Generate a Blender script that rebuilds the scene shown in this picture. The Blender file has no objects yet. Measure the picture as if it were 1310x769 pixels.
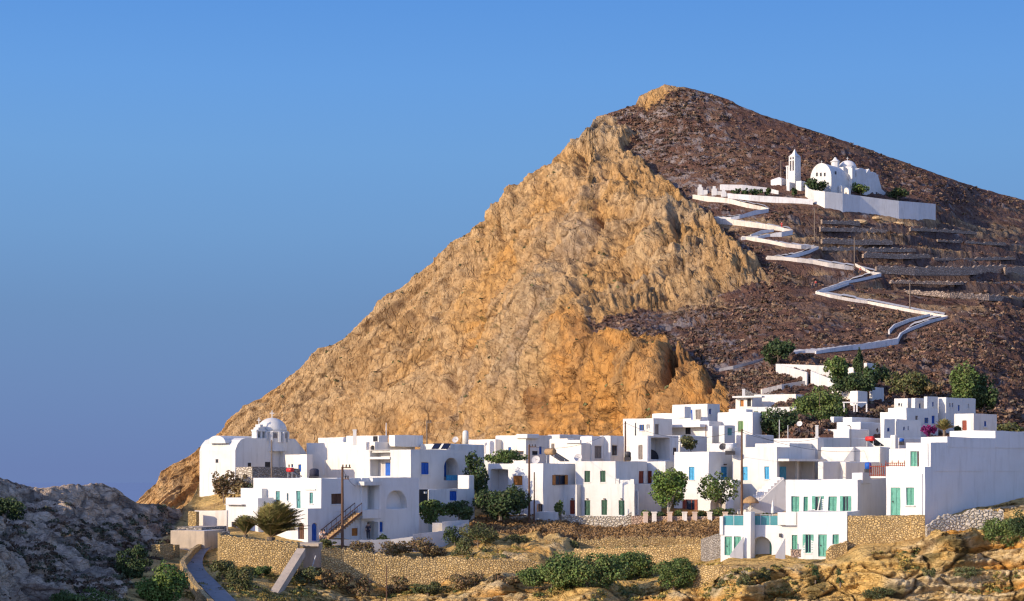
import bpy, bmesh, math, random
import numpy as np
from mathutils import Vector
random.seed(11)
rng = np.random.default_rng(11)
sc = bpy.context.scene
col = sc.collection
R = math.radians
# measured frame of the photograph: focal length in photo pixels, centre column, horizon row
F, CX, H = 2250.0, 655.0, 600.0
def P(px, py, Y):
    """a point of the place seen at (px, py) and standing Y metres away"""
    return np.array(((px - CX) * Y / F, Y, (H - py) * Y / F))

# ------------------------------------------------------------------ noise
def _hash(ix, iy, iz, seed):
    h = (ix.astype(np.int64) * 374761393 + iy.astype(np.int64) * 668265263 + iz.astype(np.int64) * 2147483647 + seed * 974711)
    h = (h ^ (h >> 13)) * 1274126177
    h = h & 0xffffffff
    h = ((h ^ (h >> 16)) * 2246822519) & 0xffffffff
    return ((h ^ (h >> 13)) & 0xffffff) / float(0xffffff)
def vnoise(p, seed=0):
    i = np.floor(p); f = p - i; f = f * f * f * (f * (f * 6 - 15) + 10)
    ix, iy, iz = i[:, 0], i[:, 1], i[:, 2]
    r = 0
    for dx in (0, 1):
        wx = f[:, 0] if dx else 1 - f[:, 0]
        for dy in (0, 1):
            wy = f[:, 1] if dy else 1 - f[:, 1]
            for dz in (0, 1):
                wz = f[:, 2] if dz else 1 - f[:, 2]
                r = r + wx * wy * wz * _hash(ix + dx, iy + dy, iz + dz, seed)
    return r * 2 - 1
_rot = np.array([[0.36, 0.48, -0.8], [-0.8, 0.6, 0.0], [0.48, 0.64, 0.6]])
def fbm(p, octv=4, seed=0, gain=0.5, ridged=False):
    a, s, tot = 1.0, 0, 0
    for o in range(octv):
        n = vnoise(p, seed + o * 17)
        if ridged: n = 1 - 2 * np.abs(n)
        s = s + a * n; tot += a
        p = (p @ _rot.T) * 2.03 + 5.1; a *= gain
    return s / tot
def worley(p, seed=0):
    i = np.floor(p); f = p - i
    d1 = np.full(len(p), 9.0); d2 = np.full(len(p), 9.0); cid = np.zeros(len(p))
    for dx in (-1, 0, 1):
        for dy in (-1, 0, 1):
            for dz in (-1, 0, 1):
                c = i + (dx, dy, dz)
                ox = _hash(c[:, 0], c[:, 1], c[:, 2], seed); oy = _hash(c[:, 0], c[:, 1], c[:, 2], seed + 1); oz = _hash(c[:, 0], c[:, 1], c[:, 2], seed + 2)
                d = np.sqrt((dx + ox - f[:, 0]) ** 2 + (dy + oy - f[:, 1]) ** 2 + (dz + oz - f[:, 2]) ** 2)
                m = d < d1
                d2 = np.where(m, d1, np.minimum(d2, d)); cid = np.where(m, ox, cid); d1 = np.where(m, d, d1)
    return d1, d2, cid
def sstep(a, b, x):
    t = np.clip((x - a) / (b - a), 0, 1); return t * t * (3 - 2 * t)
def inpoly(x, y, poly):
    r = np.zeros(x.shape, bool); n = len(poly)
    for i in range(n):
        x0, y0 = poly[i]; x1, y1 = poly[(i + 1) % n]
        if y0 == y1: continue
        c = ((y0 > y) != (y1 > y)) & (x < (x1 - x0) * (y - y0) / (y1 - y0) + x0)
        r ^= c
    return r
class TPS:
    def __init__(s, pts, sm=0.0):
        a = np.array(pts, float); s.xy = a[:, :2] / 100.0; v = a[:, 2]; n = len(a)
        K = s._k(s.xy) + sm * np.eye(n); Q = np.c_[np.ones(n), s.xy]
        A = np.zeros((n + 3, n + 3)); A[:n, :n] = K; A[:n, n:] = Q; A[n:, :n] = Q.T
        s.w = np.linalg.solve(A, np.r_[v, 0, 0, 0])
    def _k(s, q):
        d2 = ((q[:, None, :] - s.xy[None]) ** 2).sum(2)
        return 0.5 * d2 * np.log(d2 + 1e-12)
    def __call__(s, x, y):
        q = np.c_[np.ravel(np.asarray(x, float)), np.ravel(np.asarray(y, float))] / 100.0
        out = np.empty(len(q))
        for i in range(0, len(q), 40000):
            b = q[i:i + 40000]
            out[i:i + 40000] = s._k(b) @ s.w[:-3] + s.w[-3] + b @ s.w[-2:]
        return out
    def at(s, x, y): return float(s([x], [y])[0])

# ------------------------------------------------------------------ materials
MATS = {}
def _mat(name):
    m = bpy.data.materials.new(name); m.use_nodes = True
    nt = m.node_tree; b = nt.nodes['Principled BSDF']; MATS[name] = m
    b.inputs['Specular IOR Level'].default_value = 0.25
    return m, nt, b
def _n(nt, t, **kw):
    n = nt.nodes.new(t)
    for k, v in kw.items(): setattr(n, k, v)
    return n
def _mixc(nt, fac, a, b, mode='MIX'):
    n = _n(nt, 'ShaderNodeMix', data_type='RGBA', blend_type=mode)
    for s, v in ((n.inputs['Factor'], fac), (n.inputs['A'], a), (n.inputs['B'], b)):
        if hasattr(v, 'default_value') or hasattr(v, 'is_output'): nt.links.new(v, s)
        elif isinstance(v, (int, float)): s.default_value = v
        else: s.default_value = (*v, 1)
    return n.outputs['Result']
def _noise(nt, vec, scale, detail=4, rough=0.55, dist=0.0):
    n = _n(nt, 'ShaderNodeTexNoise'); n.inputs['Scale'].default_value = scale; n.inputs['Detail'].default_value = detail
    n.inputs['Roughness'].default_value = rough; n.inputs['Distortion'].default_value = dist
    nt.links.new(vec, n.inputs['Vector']); return n.outputs['Fac']
def _ramp(nt, src, lo, hi, v0=0.0, v1=1.0):
    n = _n(nt, 'ShaderNodeMapRange'); nt.links.new(src, n.inputs['Value'])
    for k, v in (('From Min', lo), ('From Max', hi), ('To Min', v0), ('To Max', v1)): n.inputs[k].default_value = v
    return n.outputs['Result']
def _bump(nt, b, h, strength, dist):
    n = _n(nt, 'ShaderNodeBump'); n.inputs['Strength'].default_value = strength; n.inputs['Distance'].default_value = dist
    nt.links.new(h, n.inputs['Height']); nt.links.new(n.outputs['Normal'], b.inputs['Normal'])
def _pos(nt): return _n(nt, 'ShaderNodeNewGeometry').outputs['Position']
def _scaled(nt, vec, s):
    n = _n(nt, 'ShaderNodeMapping'); n.inputs['Scale'].default_value = s; nt.links.new(vec, n.inputs['Vector']); return n.outputs['Vector']

def plaster(name, c, stain, amount=0.35, bump=0.25):
    m, nt, b = _mat(name); pos = _pos(nt)
    big = _noise(nt, pos, 0.35, 5, 0.6)
    streak = _noise(nt, _scaled(nt, pos, (1.6, 1.6, 0.22)), 1.1, 4, 0.6)
    f1 = _ramp(nt, big, 0.45, 0.8, 0, amount); c1 = _mixc(nt, f1, c, stain)
    f2 = _ramp(nt, streak, 0.52, 0.8, 0, amount); c2 = _mixc(nt, f2, c1, tuple(x * 0.72 for x in stain))
    nt.links.new(c2, b.inputs['Base Color']); b.inputs['Roughness'].default_value = 0.9
    _bump(nt, b, _noise(nt, pos, 2.2, 6, 0.65), bump, 0.12)
    return m
def paint(name, c, rough=0.55):
    m, nt, b = _mat(name); pos = _pos(nt)
    f = _noise(nt, _scaled(nt, pos, (3, 3, 1.2)), 2.2, 4, 0.6)
    cc = _mixc(nt, _ramp(nt, f, 0.35, 0.75), tuple(x * 0.72 for x in c), tuple(min(1, x * 1.2 + 0.01) for x in c))
    nt.links.new(cc, b.inputs['Base Color']); b.inputs['Roughness'].default_value = rough
    return m
def masonry(name, c0, c1, mortar, scale, dark=0.6, bump=0.8):
    m, nt, b = _mat(name); pos = _pos(nt)
    vec = _scaled(nt, pos, (1, 1, 1.55))
    w = _n(nt, 'ShaderNodeVectorMath', operation='ADD')
    nz = _n(nt, 'ShaderNodeTexNoise'); nz.inputs['Scale'].default_value = 1.3; nt.links.new(vec, nz.inputs['Vector'])
    sc_ = _n(nt, 'ShaderNodeVectorMath', operation='SCALE'); sc_.inputs['Scale'].default_value = 0.35
    nt.links.new(nz.outputs['Color'], sc_.inputs[0]); nt.links.new(vec, w.inputs[0]); nt.links.new(sc_.outputs[0], w.inputs[1])
    v = _n(nt, 'ShaderNodeTexVoronoi', feature='F1'); v.inputs['Scale'].default_value = scale; nt.links.new(w.outputs[0], v.inputs['Vector'])
    e = _n(nt, 'ShaderNodeTexVoronoi', feature='DISTANCE_TO_EDGE'); e.inputs['Scale'].default_value = scale; nt.links.new(w.outputs[0], e.inputs['Vector'])
    sep = _n(nt, 'ShaderNodeSeparateColor'); nt.links.new(v.outputs['Color'], sep.inputs[0])
    cc = _mixc(nt, sep.outputs[0], c0, c1)
    cc = _mixc(nt, _ramp(nt, _noise(nt, pos, 0.5, 4), 0.35, 0.75, 0, 0.5), cc, tuple(x * dark for x in c0))
    cc = _mixc(nt, _ramp(nt, e.outputs['Distance'], 0.02, 0.10), mortar, cc)
    nt.links.new(cc, b.inputs['Base Color']); b.inputs['Roughness'].default_value = 0.95
    _bump(nt, b, _ramp(nt, e.outputs['Distance'], 0.0, 0.22), bump, 0.15)
    return m
def vcol(name, var=0.5, nscale=1.0, bump=0.6, bdist=0.5, speck=None):
    """rock / earth: base colour kept per vertex, broken up by noise"""
    m, nt, b = _mat(name); pos = _pos(nt)
    a = _n(nt, 'ShaderNodeVertexColor', layer_name='Col').outputs['Color']
    f = _noise(nt, pos, nscale, 8, 0.68)
    g = _noise(nt, pos, nscale * 4.3, 5, 0.7)
    c1 = _mixc(nt, _ramp(nt, f, 0.3, 0.7, 0.85, 0.0), a, _mixc(nt, 1.0, a, (1 - var,) * 3, 'MULTIPLY'))
    c2 = _mixc(nt, _ramp(nt, g, 0.52, 0.78, 0.0, 0.55), c1, _mixc(nt, 1.0, a, (1 + var, 1 + var, 1 + var * 0.9), 'MULTIPLY'))
    nt.links.new(c2, b.inputs['Base Color']); b.inputs['Roughness'].default_value = 1.0; b.inputs['Specular IOR Level'].default_value = 0.08
    h = _n(nt, 'ShaderNodeMath', operation='ADD'); nt.links.new(f, h.inputs[0]); nt.links.new(_ramp(nt, g, 0, 1, 0, 0.45), h.inputs[1])
    _bump(nt, b, h.outputs[0], bump, bdist)
    return m
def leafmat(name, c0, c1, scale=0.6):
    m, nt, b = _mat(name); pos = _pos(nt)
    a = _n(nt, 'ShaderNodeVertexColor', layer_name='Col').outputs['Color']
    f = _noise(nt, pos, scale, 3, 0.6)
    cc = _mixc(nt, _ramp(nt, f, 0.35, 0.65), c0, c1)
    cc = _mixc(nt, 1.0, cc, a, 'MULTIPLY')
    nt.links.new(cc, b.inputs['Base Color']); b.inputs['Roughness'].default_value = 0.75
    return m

plaster('whitewash', (0.665, 0.64, 0.585), (0.50, 0.455, 0.38), 0.5)
plaster('fresh_whitewash', (0.70, 0.68, 0.635), (0.54, 0.50, 0.43), 0.42, 0.25)
plaster('cream_plaster', (0.82, 0.75, 0.64), (0.62, 0.54, 0.42), 0.5)
plaster('old_plaster', (0.76, 0.72, 0.66), (0.56, 0.50, 0.42), 0.55)
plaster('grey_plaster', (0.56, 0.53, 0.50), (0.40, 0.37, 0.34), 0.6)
plaster('concrete', (0.54, 0.43, 0.31), (0.28, 0.24, 0.20), 0.7, 0.4)
plaster('roof_screed', (0.62, 0.60, 0.57), (0.42, 0.39, 0.36), 0.7)
plaster('path_paving', (0.58, 0.53, 0.46), (0.42, 0.37, 0.30), 0.6)
plaster('path_wall_plaster', (0.68, 0.60, 0.50), (0.42, 0.36, 0.28), 0.85, 0.6)  # parapet plaster of the sunlit runs, warm light put into its colour
plaster('path_wall_white', (0.66, 0.64, 0.61), (0.45, 0.42, 0.38), 0.8, 0.6)  # same plaster for the shaded runs, cooler tone of shade put into its colour
plaster('road_concrete', (0.27, 0.25, 0.235), (0.18, 0.16, 0.145), 0.8)
masonry('golden_stone', (0.62, 0.41, 0.155), (0.76, 0.55, 0.26), (0.30, 0.195, 0.09), 4.2)
masonry('grey_stone', (0.36, 0.32, 0.27), (0.52, 0.46, 0.38), (0.17, 0.14, 0.11), 2.8)
masonry('pale_stone', (0.56, 0.48, 0.36), (0.70, 0.62, 0.50), (0.30, 0.24, 0.16), 2.6, 0.8)
masonry('dark_stone', (0.36, 0.26, 0.185), (0.54, 0.41, 0.30), (0.20, 0.145, 0.105), 1.3)
plaster('tan_rock', (0.62, 0.43, 0.22), (0.40, 0.26, 0.13), 0.8, 1.0)
masonry('pink_stone', (0.52, 0.34, 0.23), (0.60, 0.44, 0.31), (0.40, 0.27, 0.19), 3.0)
plaster('pink_plaster', (0.66, 0.50, 0.38), (0.50, 0.36, 0.26), 0.5)
for k, nm, c in (('b', 'blue_paint', (0.015, 0.10, 0.42)), ('l', 'light_blue_paint', (0.07, 0.36, 0.58)), ('t', 'turquoise_paint', (0.12, 0.36, 0.26)),
                 ('g', 'dark_green_paint', (0.025, 0.085, 0.05)), ('m', 'teal_paint', (0.13, 0.34, 0.31)), ('r', 'red_brown_paint', (0.24, 0.045, 0.02)),
                 ('o', 'orange_wood', (0.46, 0.17, 0.03)), ('n', 'brown_wood', (0.12, 0.055, 0.03)), ('y', 'grey_paint', (0.25, 0.21, 0.18)),
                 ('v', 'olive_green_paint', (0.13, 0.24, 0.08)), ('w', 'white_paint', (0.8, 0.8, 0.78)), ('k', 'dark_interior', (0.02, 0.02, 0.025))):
    MATS[k] = paint(nm, c)
paint('pole_wood', (0.14, 0.075, 0.045), 0.9); paint('dark_metal', (0.06, 0.055, 0.055), 0.5); paint('pale_metal', (0.6, 0.6, 0.58), 0.45)
paint('red_metal', (0.62, 0.04, 0.03), 0.4); paint('rust_red_roof', (0.34, 0.12, 0.06), 0.85); paint('skin', (0.5, 0.3, 0.2), 0.6)
paint('red_cloth', (0.55, 0.03, 0.03), 0.8); paint('dark_cloth', (0.04, 0.04, 0.06), 0.8); paint('white_cloth', (0.78, 0.76, 0.72), 0.8); paint('hair', (0.03, 0.02, 0.015), 0.6)
paint('bark', (0.20, 0.15, 0.11), 0.95); paint('pale_bark', (0.42, 0.36, 0.28), 0.95); paint('canvas', (0.78, 0.74, 0.64), 0.9); paint('tan_wood', (0.40, 0.25, 0.12), 0.8)
def glassmat(name, c, rough, trans=0.0, spec=0.5):
    m, nt, b = _mat(name); pos = _pos(nt)
    cc = _mixc(nt, _noise(nt, pos, 0.9, 3), tuple(x * 0.6 for x in c), tuple(min(1, x * 1.4) for x in c))
    nt.links.new(cc, b.inputs['Base Color']); b.inputs['Roughness'].default_value = rough; b.inputs['Specular IOR Level'].default_value = spec
    b.inputs['Transmission Weight'].default_value = trans
glassmat('window_glass', (0.02, 0.03, 0.05), 0.12)
glassmat('solar_panel', (0.012, 0.016, 0.035), 0.15)
glassmat('railing_glass', (0.12, 0.42, 0.46), 0.1, 0.45)
def rockmat(name, K=1.0, warp=5.0, rot=-24, stretch=(1.0, 0.6, 0.42), bump=1.0, bd=1.5):
    """fractured rock: vertex colour broken by crack networks at two scales, pale crumbs and bump"""
    m, nt, b = _mat(name); pos = _pos(nt)
    a = _n(nt, 'ShaderNodeVertexColor', layer_name='Col').outputs['Color']
    nz = _n(nt, 'ShaderNodeTexNoise'); nz.inputs['Scale'].default_value = 0.11 * K; nz.inputs['Detail'].default_value = 5; nt.links.new(pos, nz.inputs['Vector'])
    sc_ = _n(nt, 'ShaderNodeVectorMath', operation='SCALE'); sc_.inputs['Scale'].default_value = warp / K; nt.links.new(nz.outputs['Color'], sc_.inputs[0])
    ad = _n(nt, 'ShaderNodeVectorMath', operation='ADD'); nt.links.new(pos, ad.inputs[0]); nt.links.new(sc_.outputs[0], ad.inputs[1])
    mp = _n(nt, 'ShaderNodeMapping'); mp.inputs['Rotation'].default_value = (0, R(rot), 0); mp.inputs['Scale'].default_value = stretch; nt.links.new(ad.outputs[0], mp.inputs['Vector']); v = mp.outputs['Vector']
    hs = []; c = a
    for s_, w_, dk in ((0.09 * K, 0.04, 0.42), (0.32 * K, 0.06, 0.66), (1.0 * K, 0.09, 0.82)):
        e = _n(nt, 'ShaderNodeTexVoronoi', feature='DISTANCE_TO_EDGE'); e.inputs['Scale'].default_value = s_; nt.links.new(v, e.inputs['Vector'])
        k = _ramp(nt, e.outputs['Distance'], 0.0, w_); g = _ramp(nt, _noise(nt, pos, s_ * 0.7, 3), 0.42, 0.6)
        f = _n(nt, 'ShaderNodeMath', operation='MULTIPLY'); nt.links.new(_ramp(nt, k, 0, 1, 1, 0), f.inputs[0]); nt.links.new(g, f.inputs[1])
        c = _mixc(nt, f.outputs[0], c, _mixc(nt, 1.0, c, (dk, dk * 0.93, dk * 0.88), 'MULTIPLY')); hs.append(f.outputs[0])
    f1 = _noise(nt, pos, 0.5 * K, 8, 0.7); f2 = _noise(nt, v, 1.9 * K, 6, 0.75)
    c = _mixc(nt, _ramp(nt, f1, 0.34, 0.58, 0.6, 0.0), c, _mixc(nt, 1.0, c, (0.60, 0.54, 0.50), 'MULTIPLY'))
    c = _mixc(nt, _ramp(nt, f2, 0.50, 0.72, 0.0, 0.7), c, _mixc(nt, 1.0, c, (1.24, 1.25, 1.27), 'MULTIPLY'))
    c = _mixc(nt, _ramp(nt, f2, 0.41, 0.30, 0.0, 0.7), c, _mixc(nt, 1.0, c, (0.58, 0.53, 0.49), 'MULTIPLY'))
    nt.links.new(c, b.inputs['Base Color']); b.inputs['Roughness'].default_value = 1.0; b.inputs['Specular IOR Level'].default_value = 0.05
    h = _n(nt, 'ShaderNodeMath', operation='MULTIPLY_ADD'); nt.links.new(f2, h.inputs[0]); h.inputs[1].default_value = 0.6; nt.links.new(f1, h.inputs[2])
    for x in hs:
        q = _n(nt, 'ShaderNodeMath', operation='MULTIPLY_ADD'); nt.links.new(x, q.inputs[0]); q.inputs[1].default_value = -0.45; nt.links.new(h.outputs[0], q.inputs[2]); h = q
    _bump(nt, b, h.outputs[0], bump, bd)
rockmat('hill_rock', bump=0.75)
rockmat('front_rock', 2.6, 4.0, 5, (0.8, 0.8, 2.0), 0.9, 0.45)
leafmat('leaf_bright', (0.095, 0.155, 0.032), (0.18, 0.235, 0.05)); leafmat('leaf_mid', (0.075, 0.115, 0.03), (0.15, 0.19, 0.05)); leafmat('leaf_dark', (0.035, 0.06, 0.022), (0.08, 0.11, 0.036))
leafmat('leaf_olive', (0.09, 0.10, 0.035), (0.17, 0.16, 0.06)); leafmat('leaf_brown', (0.15, 0.10, 0.045), (0.26, 0.18, 0.08)); leafmat('leaf_rust', (0.110, 0.060, 0.041), (0.215, 0.126, 0.080), 0.12)
leafmat('leaf_palm', (0.17, 0.18, 0.06), (0.34, 0.30, 0.11), 1.2); leafmat('flower_magenta', (0.13, 0.01, 0.08), (0.26, 0.03, 0.15)); leafmat('grass_dry', (0.20, 0.11, 0.045), (0.36, 0.22, 0.09), 0.3)

# ------------------------------------------------------------------ object helpers
def tag(o, label=None, cat=None, group=None, kind=None):
    if label: o['label'] = label
    if cat: o['category'] = cat
    if group: o['group'] = group
    if kind: o['kind'] = kind
    return o
def thing(name, label, cat, loc, group=None):
    o = bpy.data.objects.new(name, None); o.empty_display_size = 0.5; o.location = tuple(float(c) for c in loc); col.objects.link(o)
    return tag(o, label, cat, group)
class MB:
    def __init__(s): s.v = []; s.f = []; s.m = []; s.k = 0
    def add(s, vs, fs):
        b = len(s.v); s.v += [tuple(map(float, v)) for v in vs]
        for f in fs: s.f.append(tuple(b + i for i in f)); s.m.append(s.k)
    def quad(s, a, b, c, d): s.add((a, b, c, d), ((0, 1, 2, 3),))
    def box(s, o, ax, ay, az):
        o, ax, ay, az = map(np.asarray, (o, ax, ay, az))
        vs = [o + i * ax + j * ay + k * az for k in (0, 1) for j in (0, 1) for i in (0, 1)]
        fs = [(0, 2, 3, 1), (4, 5, 7, 6), (0, 1, 5, 4), (2, 6, 7, 3), (0, 4, 6, 2), (1, 3, 7, 5)]
        if np.dot(np.cross(ax, ay), az) < 0: fs = [tuple(reversed(f)) for f in fs]
        s.add(vs, fs)
    def tube(s, pts, rad, n=8, cap=True):
        pts = [np.asarray(p, float) for p in pts]; rings = []; b = len(s.v)
        rad = rad if hasattr(rad, '__len__') else [rad] * len(pts)
        for i, p in enumerate(pts):
            d = pts[min(i + 1, len(pts) - 1)] - pts[max(i - 1, 0)]; d = d / (np.linalg.norm(d) + 1e-9)
            u = np.cross(d, (0, 0, 1.0) if abs(d[2]) < 0.9 else (1.0, 0, 0)); u /= np.linalg.norm(u); w = np.cross(d, u)
            for k in range(n):
                a = 2 * math.pi * k / n; s.v.append(tuple(p + rad[i] * (math.cos(a) * u + math.sin(a) * w)))
        for i in range(len(pts) - 1):
            for k in range(n):
                k2 = (k + 1) % n; s.f.append((b + i * n + k, b + (i + 1) * n + k, b + (i + 1) * n + k2, b + i * n + k2)); s.m.append(s.k)
        if cap:
            s.f.append(tuple(b + k for k in range(n))); s.m.append(s.k)
            s.f.append(tuple(b + (len(pts) - 1) * n + k for k in reversed(range(n)))); s.m.append(s.k)
    def lathe(s, c, prof, n=20, sx=1.0):
        c = np.asarray(c, float); b = len(s.v)
        for r, z in prof:
            for k in range(n):
                a = 2 * math.pi * (k + 0.5) / n; s.v.append((c[0] + r * math.cos(a) * sx, c[1] + r * math.sin(a), c[2] + z))
        for i in range(len(prof) - 1):
            for k in range(n):
                k2 = (k + 1) % n; s.f.append((b + i * n + k, b + i * n + k2, b + (i + 1) * n + k2, b + (i + 1) * n + k)); s.m.append(s.k)
        s.f.append(tuple(b + (len(prof) - 1) * n + k for k in range(n))); s.m.append(s.k)
        s.f.append(tuple(b + k for k in reversed(range(n)))); s.m.append(s.k)
    def build(s, name, mats, parent=None, smooth=False):
        me = bpy.data.meshes.new(name)
        off = np.zeros(3)
        q = parent
        while q is not None: off = off + np.array(q.location); q = q.parent
        me.from_pydata([tuple(np.array(v) - off) for v in s.v], [], s.f)
        for m in (mats if isinstance(mats, (list, tuple)) else [mats]): me.materials.append(MATS[m] if isinstance(m, str) else m)
        me.polygons.foreach_set('material_index', s.m)
        if smooth: me.polygons.foreach_set('use_smooth', [True] * len(s.f))
        me.update(); o = bpy.data.objects.new(name, me); col.objects.link(o)
        if parent is not None: o.parent = parent
        return o
def bigmesh(name, V, Q, mat, C=None, parent=None, smooth=True, tris=False):
    me = bpy.data.meshes.new(name); V = np.asarray(V, np.float32); k = Q.shape[1]
    if parent is not None:
        off = np.zeros(3); q = parent
        while q is not None: off = off + np.array(q.location); q = q.parent
        V = V - off.astype(np.float32)
    me.vertices.add(len(V)); me.vertices.foreach_set('co', np.ascontiguousarray(V, np.float32).ravel())
    me.loops.add(Q.size); me.loops.foreach_set('vertex_index', np.ascontiguousarray(Q, np.int32).ravel())
    me.polygons.add(len(Q)); me.polygons.foreach_set('loop_start', np.arange(0, Q.size, k, dtype=np.int32)); me.polygons.foreach_set('loop_total', np.full(len(Q), k, np.int32))
    if smooth: me.polygons.foreach_set('use_smooth', np.ones(len(Q), bool))
    me.update(calc_edges=True)
    if C is not None:
        ca = me.color_attributes.new('Col', 'FLOAT_COLOR', 'POINT')
        ca.data.foreach_set('color', np.c_[C, np.ones(len(C))].astype(np.float32).ravel())
    me.materials.append(MATS[mat]); o = bpy.data.objects.new(name, me); col.objects.link(o)
    if parent is not None: o.parent = parent
    return o
# ------------------------------------------------------------------ survey of the zigzag path: parapet foot points (column, row, height in rows)
seg = [
 ('plaza wall under the bell tower, long and low', [(932, 253.5, 6), (960, 256.5, 7), (1000, 259, 7), (1040, 262, 7)], 'whitewash'),
 ('upper plaza wall left of the bell tower with dark planting in front', [(922, 243, 7), (950, 243, 6.5), (980, 245, 5), (996, 248, 4)], 'whitewash'),
 ('parapet along the topmost sunlit run of the zigzag path', [(886, 253, 4), (905, 257, 6), (930, 259.5, 6), (955, 264.5, 6), (976, 268, 4.5), (983, 270, 4.5)], None),
 ('short shaded return wall at the first bend below the plaza', [(983, 271, 5), (965, 274, 6), (946, 279, 4.5), (935, 281, 4), (908, 281, 4)], 'whitewash'),
 ('broad sunlit wall of the second run of the zigzag path', [(908, 281, 5), (914, 285, 8), (935, 287.5, 9), (960, 290, 8), (985, 293, 7), (1003, 295.5, 5), (1014, 297, 4)], None),
 ('shaded wall at the second bend of the zigzag path', [(1014, 299, 6), (1000, 302, 6), (985, 303, 4.5), (970, 305, 4), (949, 306, 4)], 'whitewash'),
 ('bluish inner wall of the second bend', [(961, 303, 4), (975, 299, 6), (990, 296.5, 4)], 'whitewash'),
 ('sunlit wall of the third run of the zigzag path', [(949, 305, 4), (965, 308, 5.5), (985, 312, 6), (1005, 316.5, 6.5), (1025, 317.5, 5), (1037, 317, 4), (1047, 318, 4)], None),
 ('small shaded wall at the third bend', [(1047, 318.5, 4), (1036, 324, 5.5), (1022, 327.5, 5), (1003, 331, 4), (981, 332, 4)], 'whitewash'),
 ('sunlit wall of the fourth run, rough and cream', [(981, 331, 5), (1000, 333, 6), (1020, 334.5, 5.5), (1040, 337, 6), (1060, 341.5, 7), (1080, 344.5, 7.5), (1092, 345, 5)], None),
 ('thin sunlit wall leading to the fourth bend', [(1094, 340, 4), (1104, 345, 4), (1113, 349.5, 3), (1127, 353, 5)], None),
 ('shaded outer wall of the fourth bend', [(1127, 354, 6), (1112, 357.5, 5), (1096, 360, 4), (1080, 362.5, 3.5), (1066, 368, 3.5), (1045, 374.5, 3)], 'whitewash'),
 ('shaded wall going down left from the fourth bend', [(1086, 364.5, 4), (1066, 371, 4.5), (1048, 375, 3)], 'whitewash'),
 ('long thin sunlit wall of the fifth run', [(1043, 375, 3), (1062, 380, 4.5), (1085, 384.5, 4.5), (1110, 388.5, 4.5), (1140, 394, 4.5), (1170, 400, 4.5), (1204, 405, 3.5), (1212, 407, 4)], None),
 ('shaded outer wall of the lowest bend', [(1212, 407.5, 4), (1190, 413, 5), (1165, 422.5, 4.5), (1155, 428, 4.5), (1153, 431, 6)], 'whitewash'),
 ('bluish inner wall of the lowest bend', [(1190, 404, 3.5), (1165, 411, 5), (1145, 419, 5.5), (1138, 428, 8)], 'whitewash'),
 ('tall shaded wall of the lowest run, widest near its corner', [(1153, 430, 6), (1149, 440, 9), (1120, 444.5, 9), (1090, 447.5, 7.5), (1060, 450, 5), (1044, 452, 3.5)], 'whitewash'),
 ('thin wall strip continuing down left past the dark round tree', [(1046, 451, 3), (1030, 450.5, 3), (1012, 453, 3)], 'whitewash'),
 ('lowest faint strip of the path wall left of the dark round tree', [(977, 460, 3), (958, 466, 3.5), (938, 471, 4), (920, 474, 3)], None),
]
PATHC = [(886, 250), (930, 255), (976, 264), (983, 268), (950, 276), (910, 279), (960, 285), (1008, 293), (1012, 296), (985, 301), (952, 304), (1000, 312), (1040, 316), (1020, 325), (984, 330), (1040, 334), (1094, 341), (1120, 348), (1090, 358), (1046, 374), (1110, 386), (1207, 404), (1165, 417), (1146, 436), (1100, 444), (1044, 450), (1014, 452)]
def near_path(px, py, wide=6.0):
    """1 on the path bench, fading to 0 away from it"""
    best = np.full(len(px), 1e9)
    lines = [[q[:2] for q in sg] for _, sg, _m in seg] + [PATHC, [(1030, 246), (1055, 262), (1100, 268), (1150, 273), (1197, 278)], [(985, 246), (1030, 250)]]
    for ln in lines:
        for a0, a1 in zip(ln[:-1], ln[1:]):
            A_ = np.array(a0, float); Bv = np.array(a1, float) - A_; t_ = np.clip(((px - A_[0]) * Bv[0] + (py - A_[1]) * Bv[1]) / (Bv @ Bv), 0, 1)
            best = np.minimum(best, np.hypot(px - A_[0] - t_ * Bv[0], py - A_[1] - t_ * Bv[1]))
    return sstep(wide, wide * .45, best)
# ------------------------------------------------------------------ camera, sun, sky
cam = bpy.data.cameras.new('camera'); co = bpy.data.objects.new('camera', cam); col.objects.link(co)
co.location = (0, 0, 0); co.rotation_euler = (R(90), 0, 0)
cam.sensor_fit = 'HORIZONTAL'; cam.sensor_width = 36.0; cam.lens = 36.0 * F / 1310.0
cam.shift_y = (H - 384.5) / 1310.0; cam.clip_start = 1.0; cam.clip_end = 60000.0
sc.camera = co
SUN_EL, SUN_AZ = 18.0, 34.0          # degrees; azimuth measured from straight left towards the camera side
sd = np.array((-math.cos(R(SUN_EL)) * math.cos(R(SUN_AZ)), -math.cos(R(SUN_EL)) * math.sin(R(SUN_AZ)), math.sin(R(SUN_EL))))
sl = bpy.data.lights.new('sun', 'SUN'); sl.energy = 5.0; sl.angle = R(0.53); sl.color = (1.0, 0.84, 0.63)
so = bpy.data.objects.new('sun', sl); col.objects.link(so); so.location = (-200, -100, 120)
so.rotation_euler = Vector(tuple(sd)).to_track_quat('Z', 'Y').to_euler()
wd = bpy.data.worlds.new('World'); sc.world = wd; wd.use_nodes = True
nt = wd.node_tree; bg = nt.nodes['Background']
sky = nt.nodes.new('ShaderNodeTexSky'); sky.sky_type = 'NISHITA'; sky.sun_disc = False
sky.sun_elevation = R(SUN_EL); sky.sun_rotation = math.atan2(sd[0], sd[1]); sky.altitude = 200; sky.air_density = 1.0; sky.dust_density = 0.6; sky.ozone_density = 1.5
tc = nt.nodes.new('ShaderNodeTexCoord'); sp = nt.nodes.new('ShaderNodeSeparateXYZ'); nt.links.new(tc.outputs['Generated'], sp.inputs[0])
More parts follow.
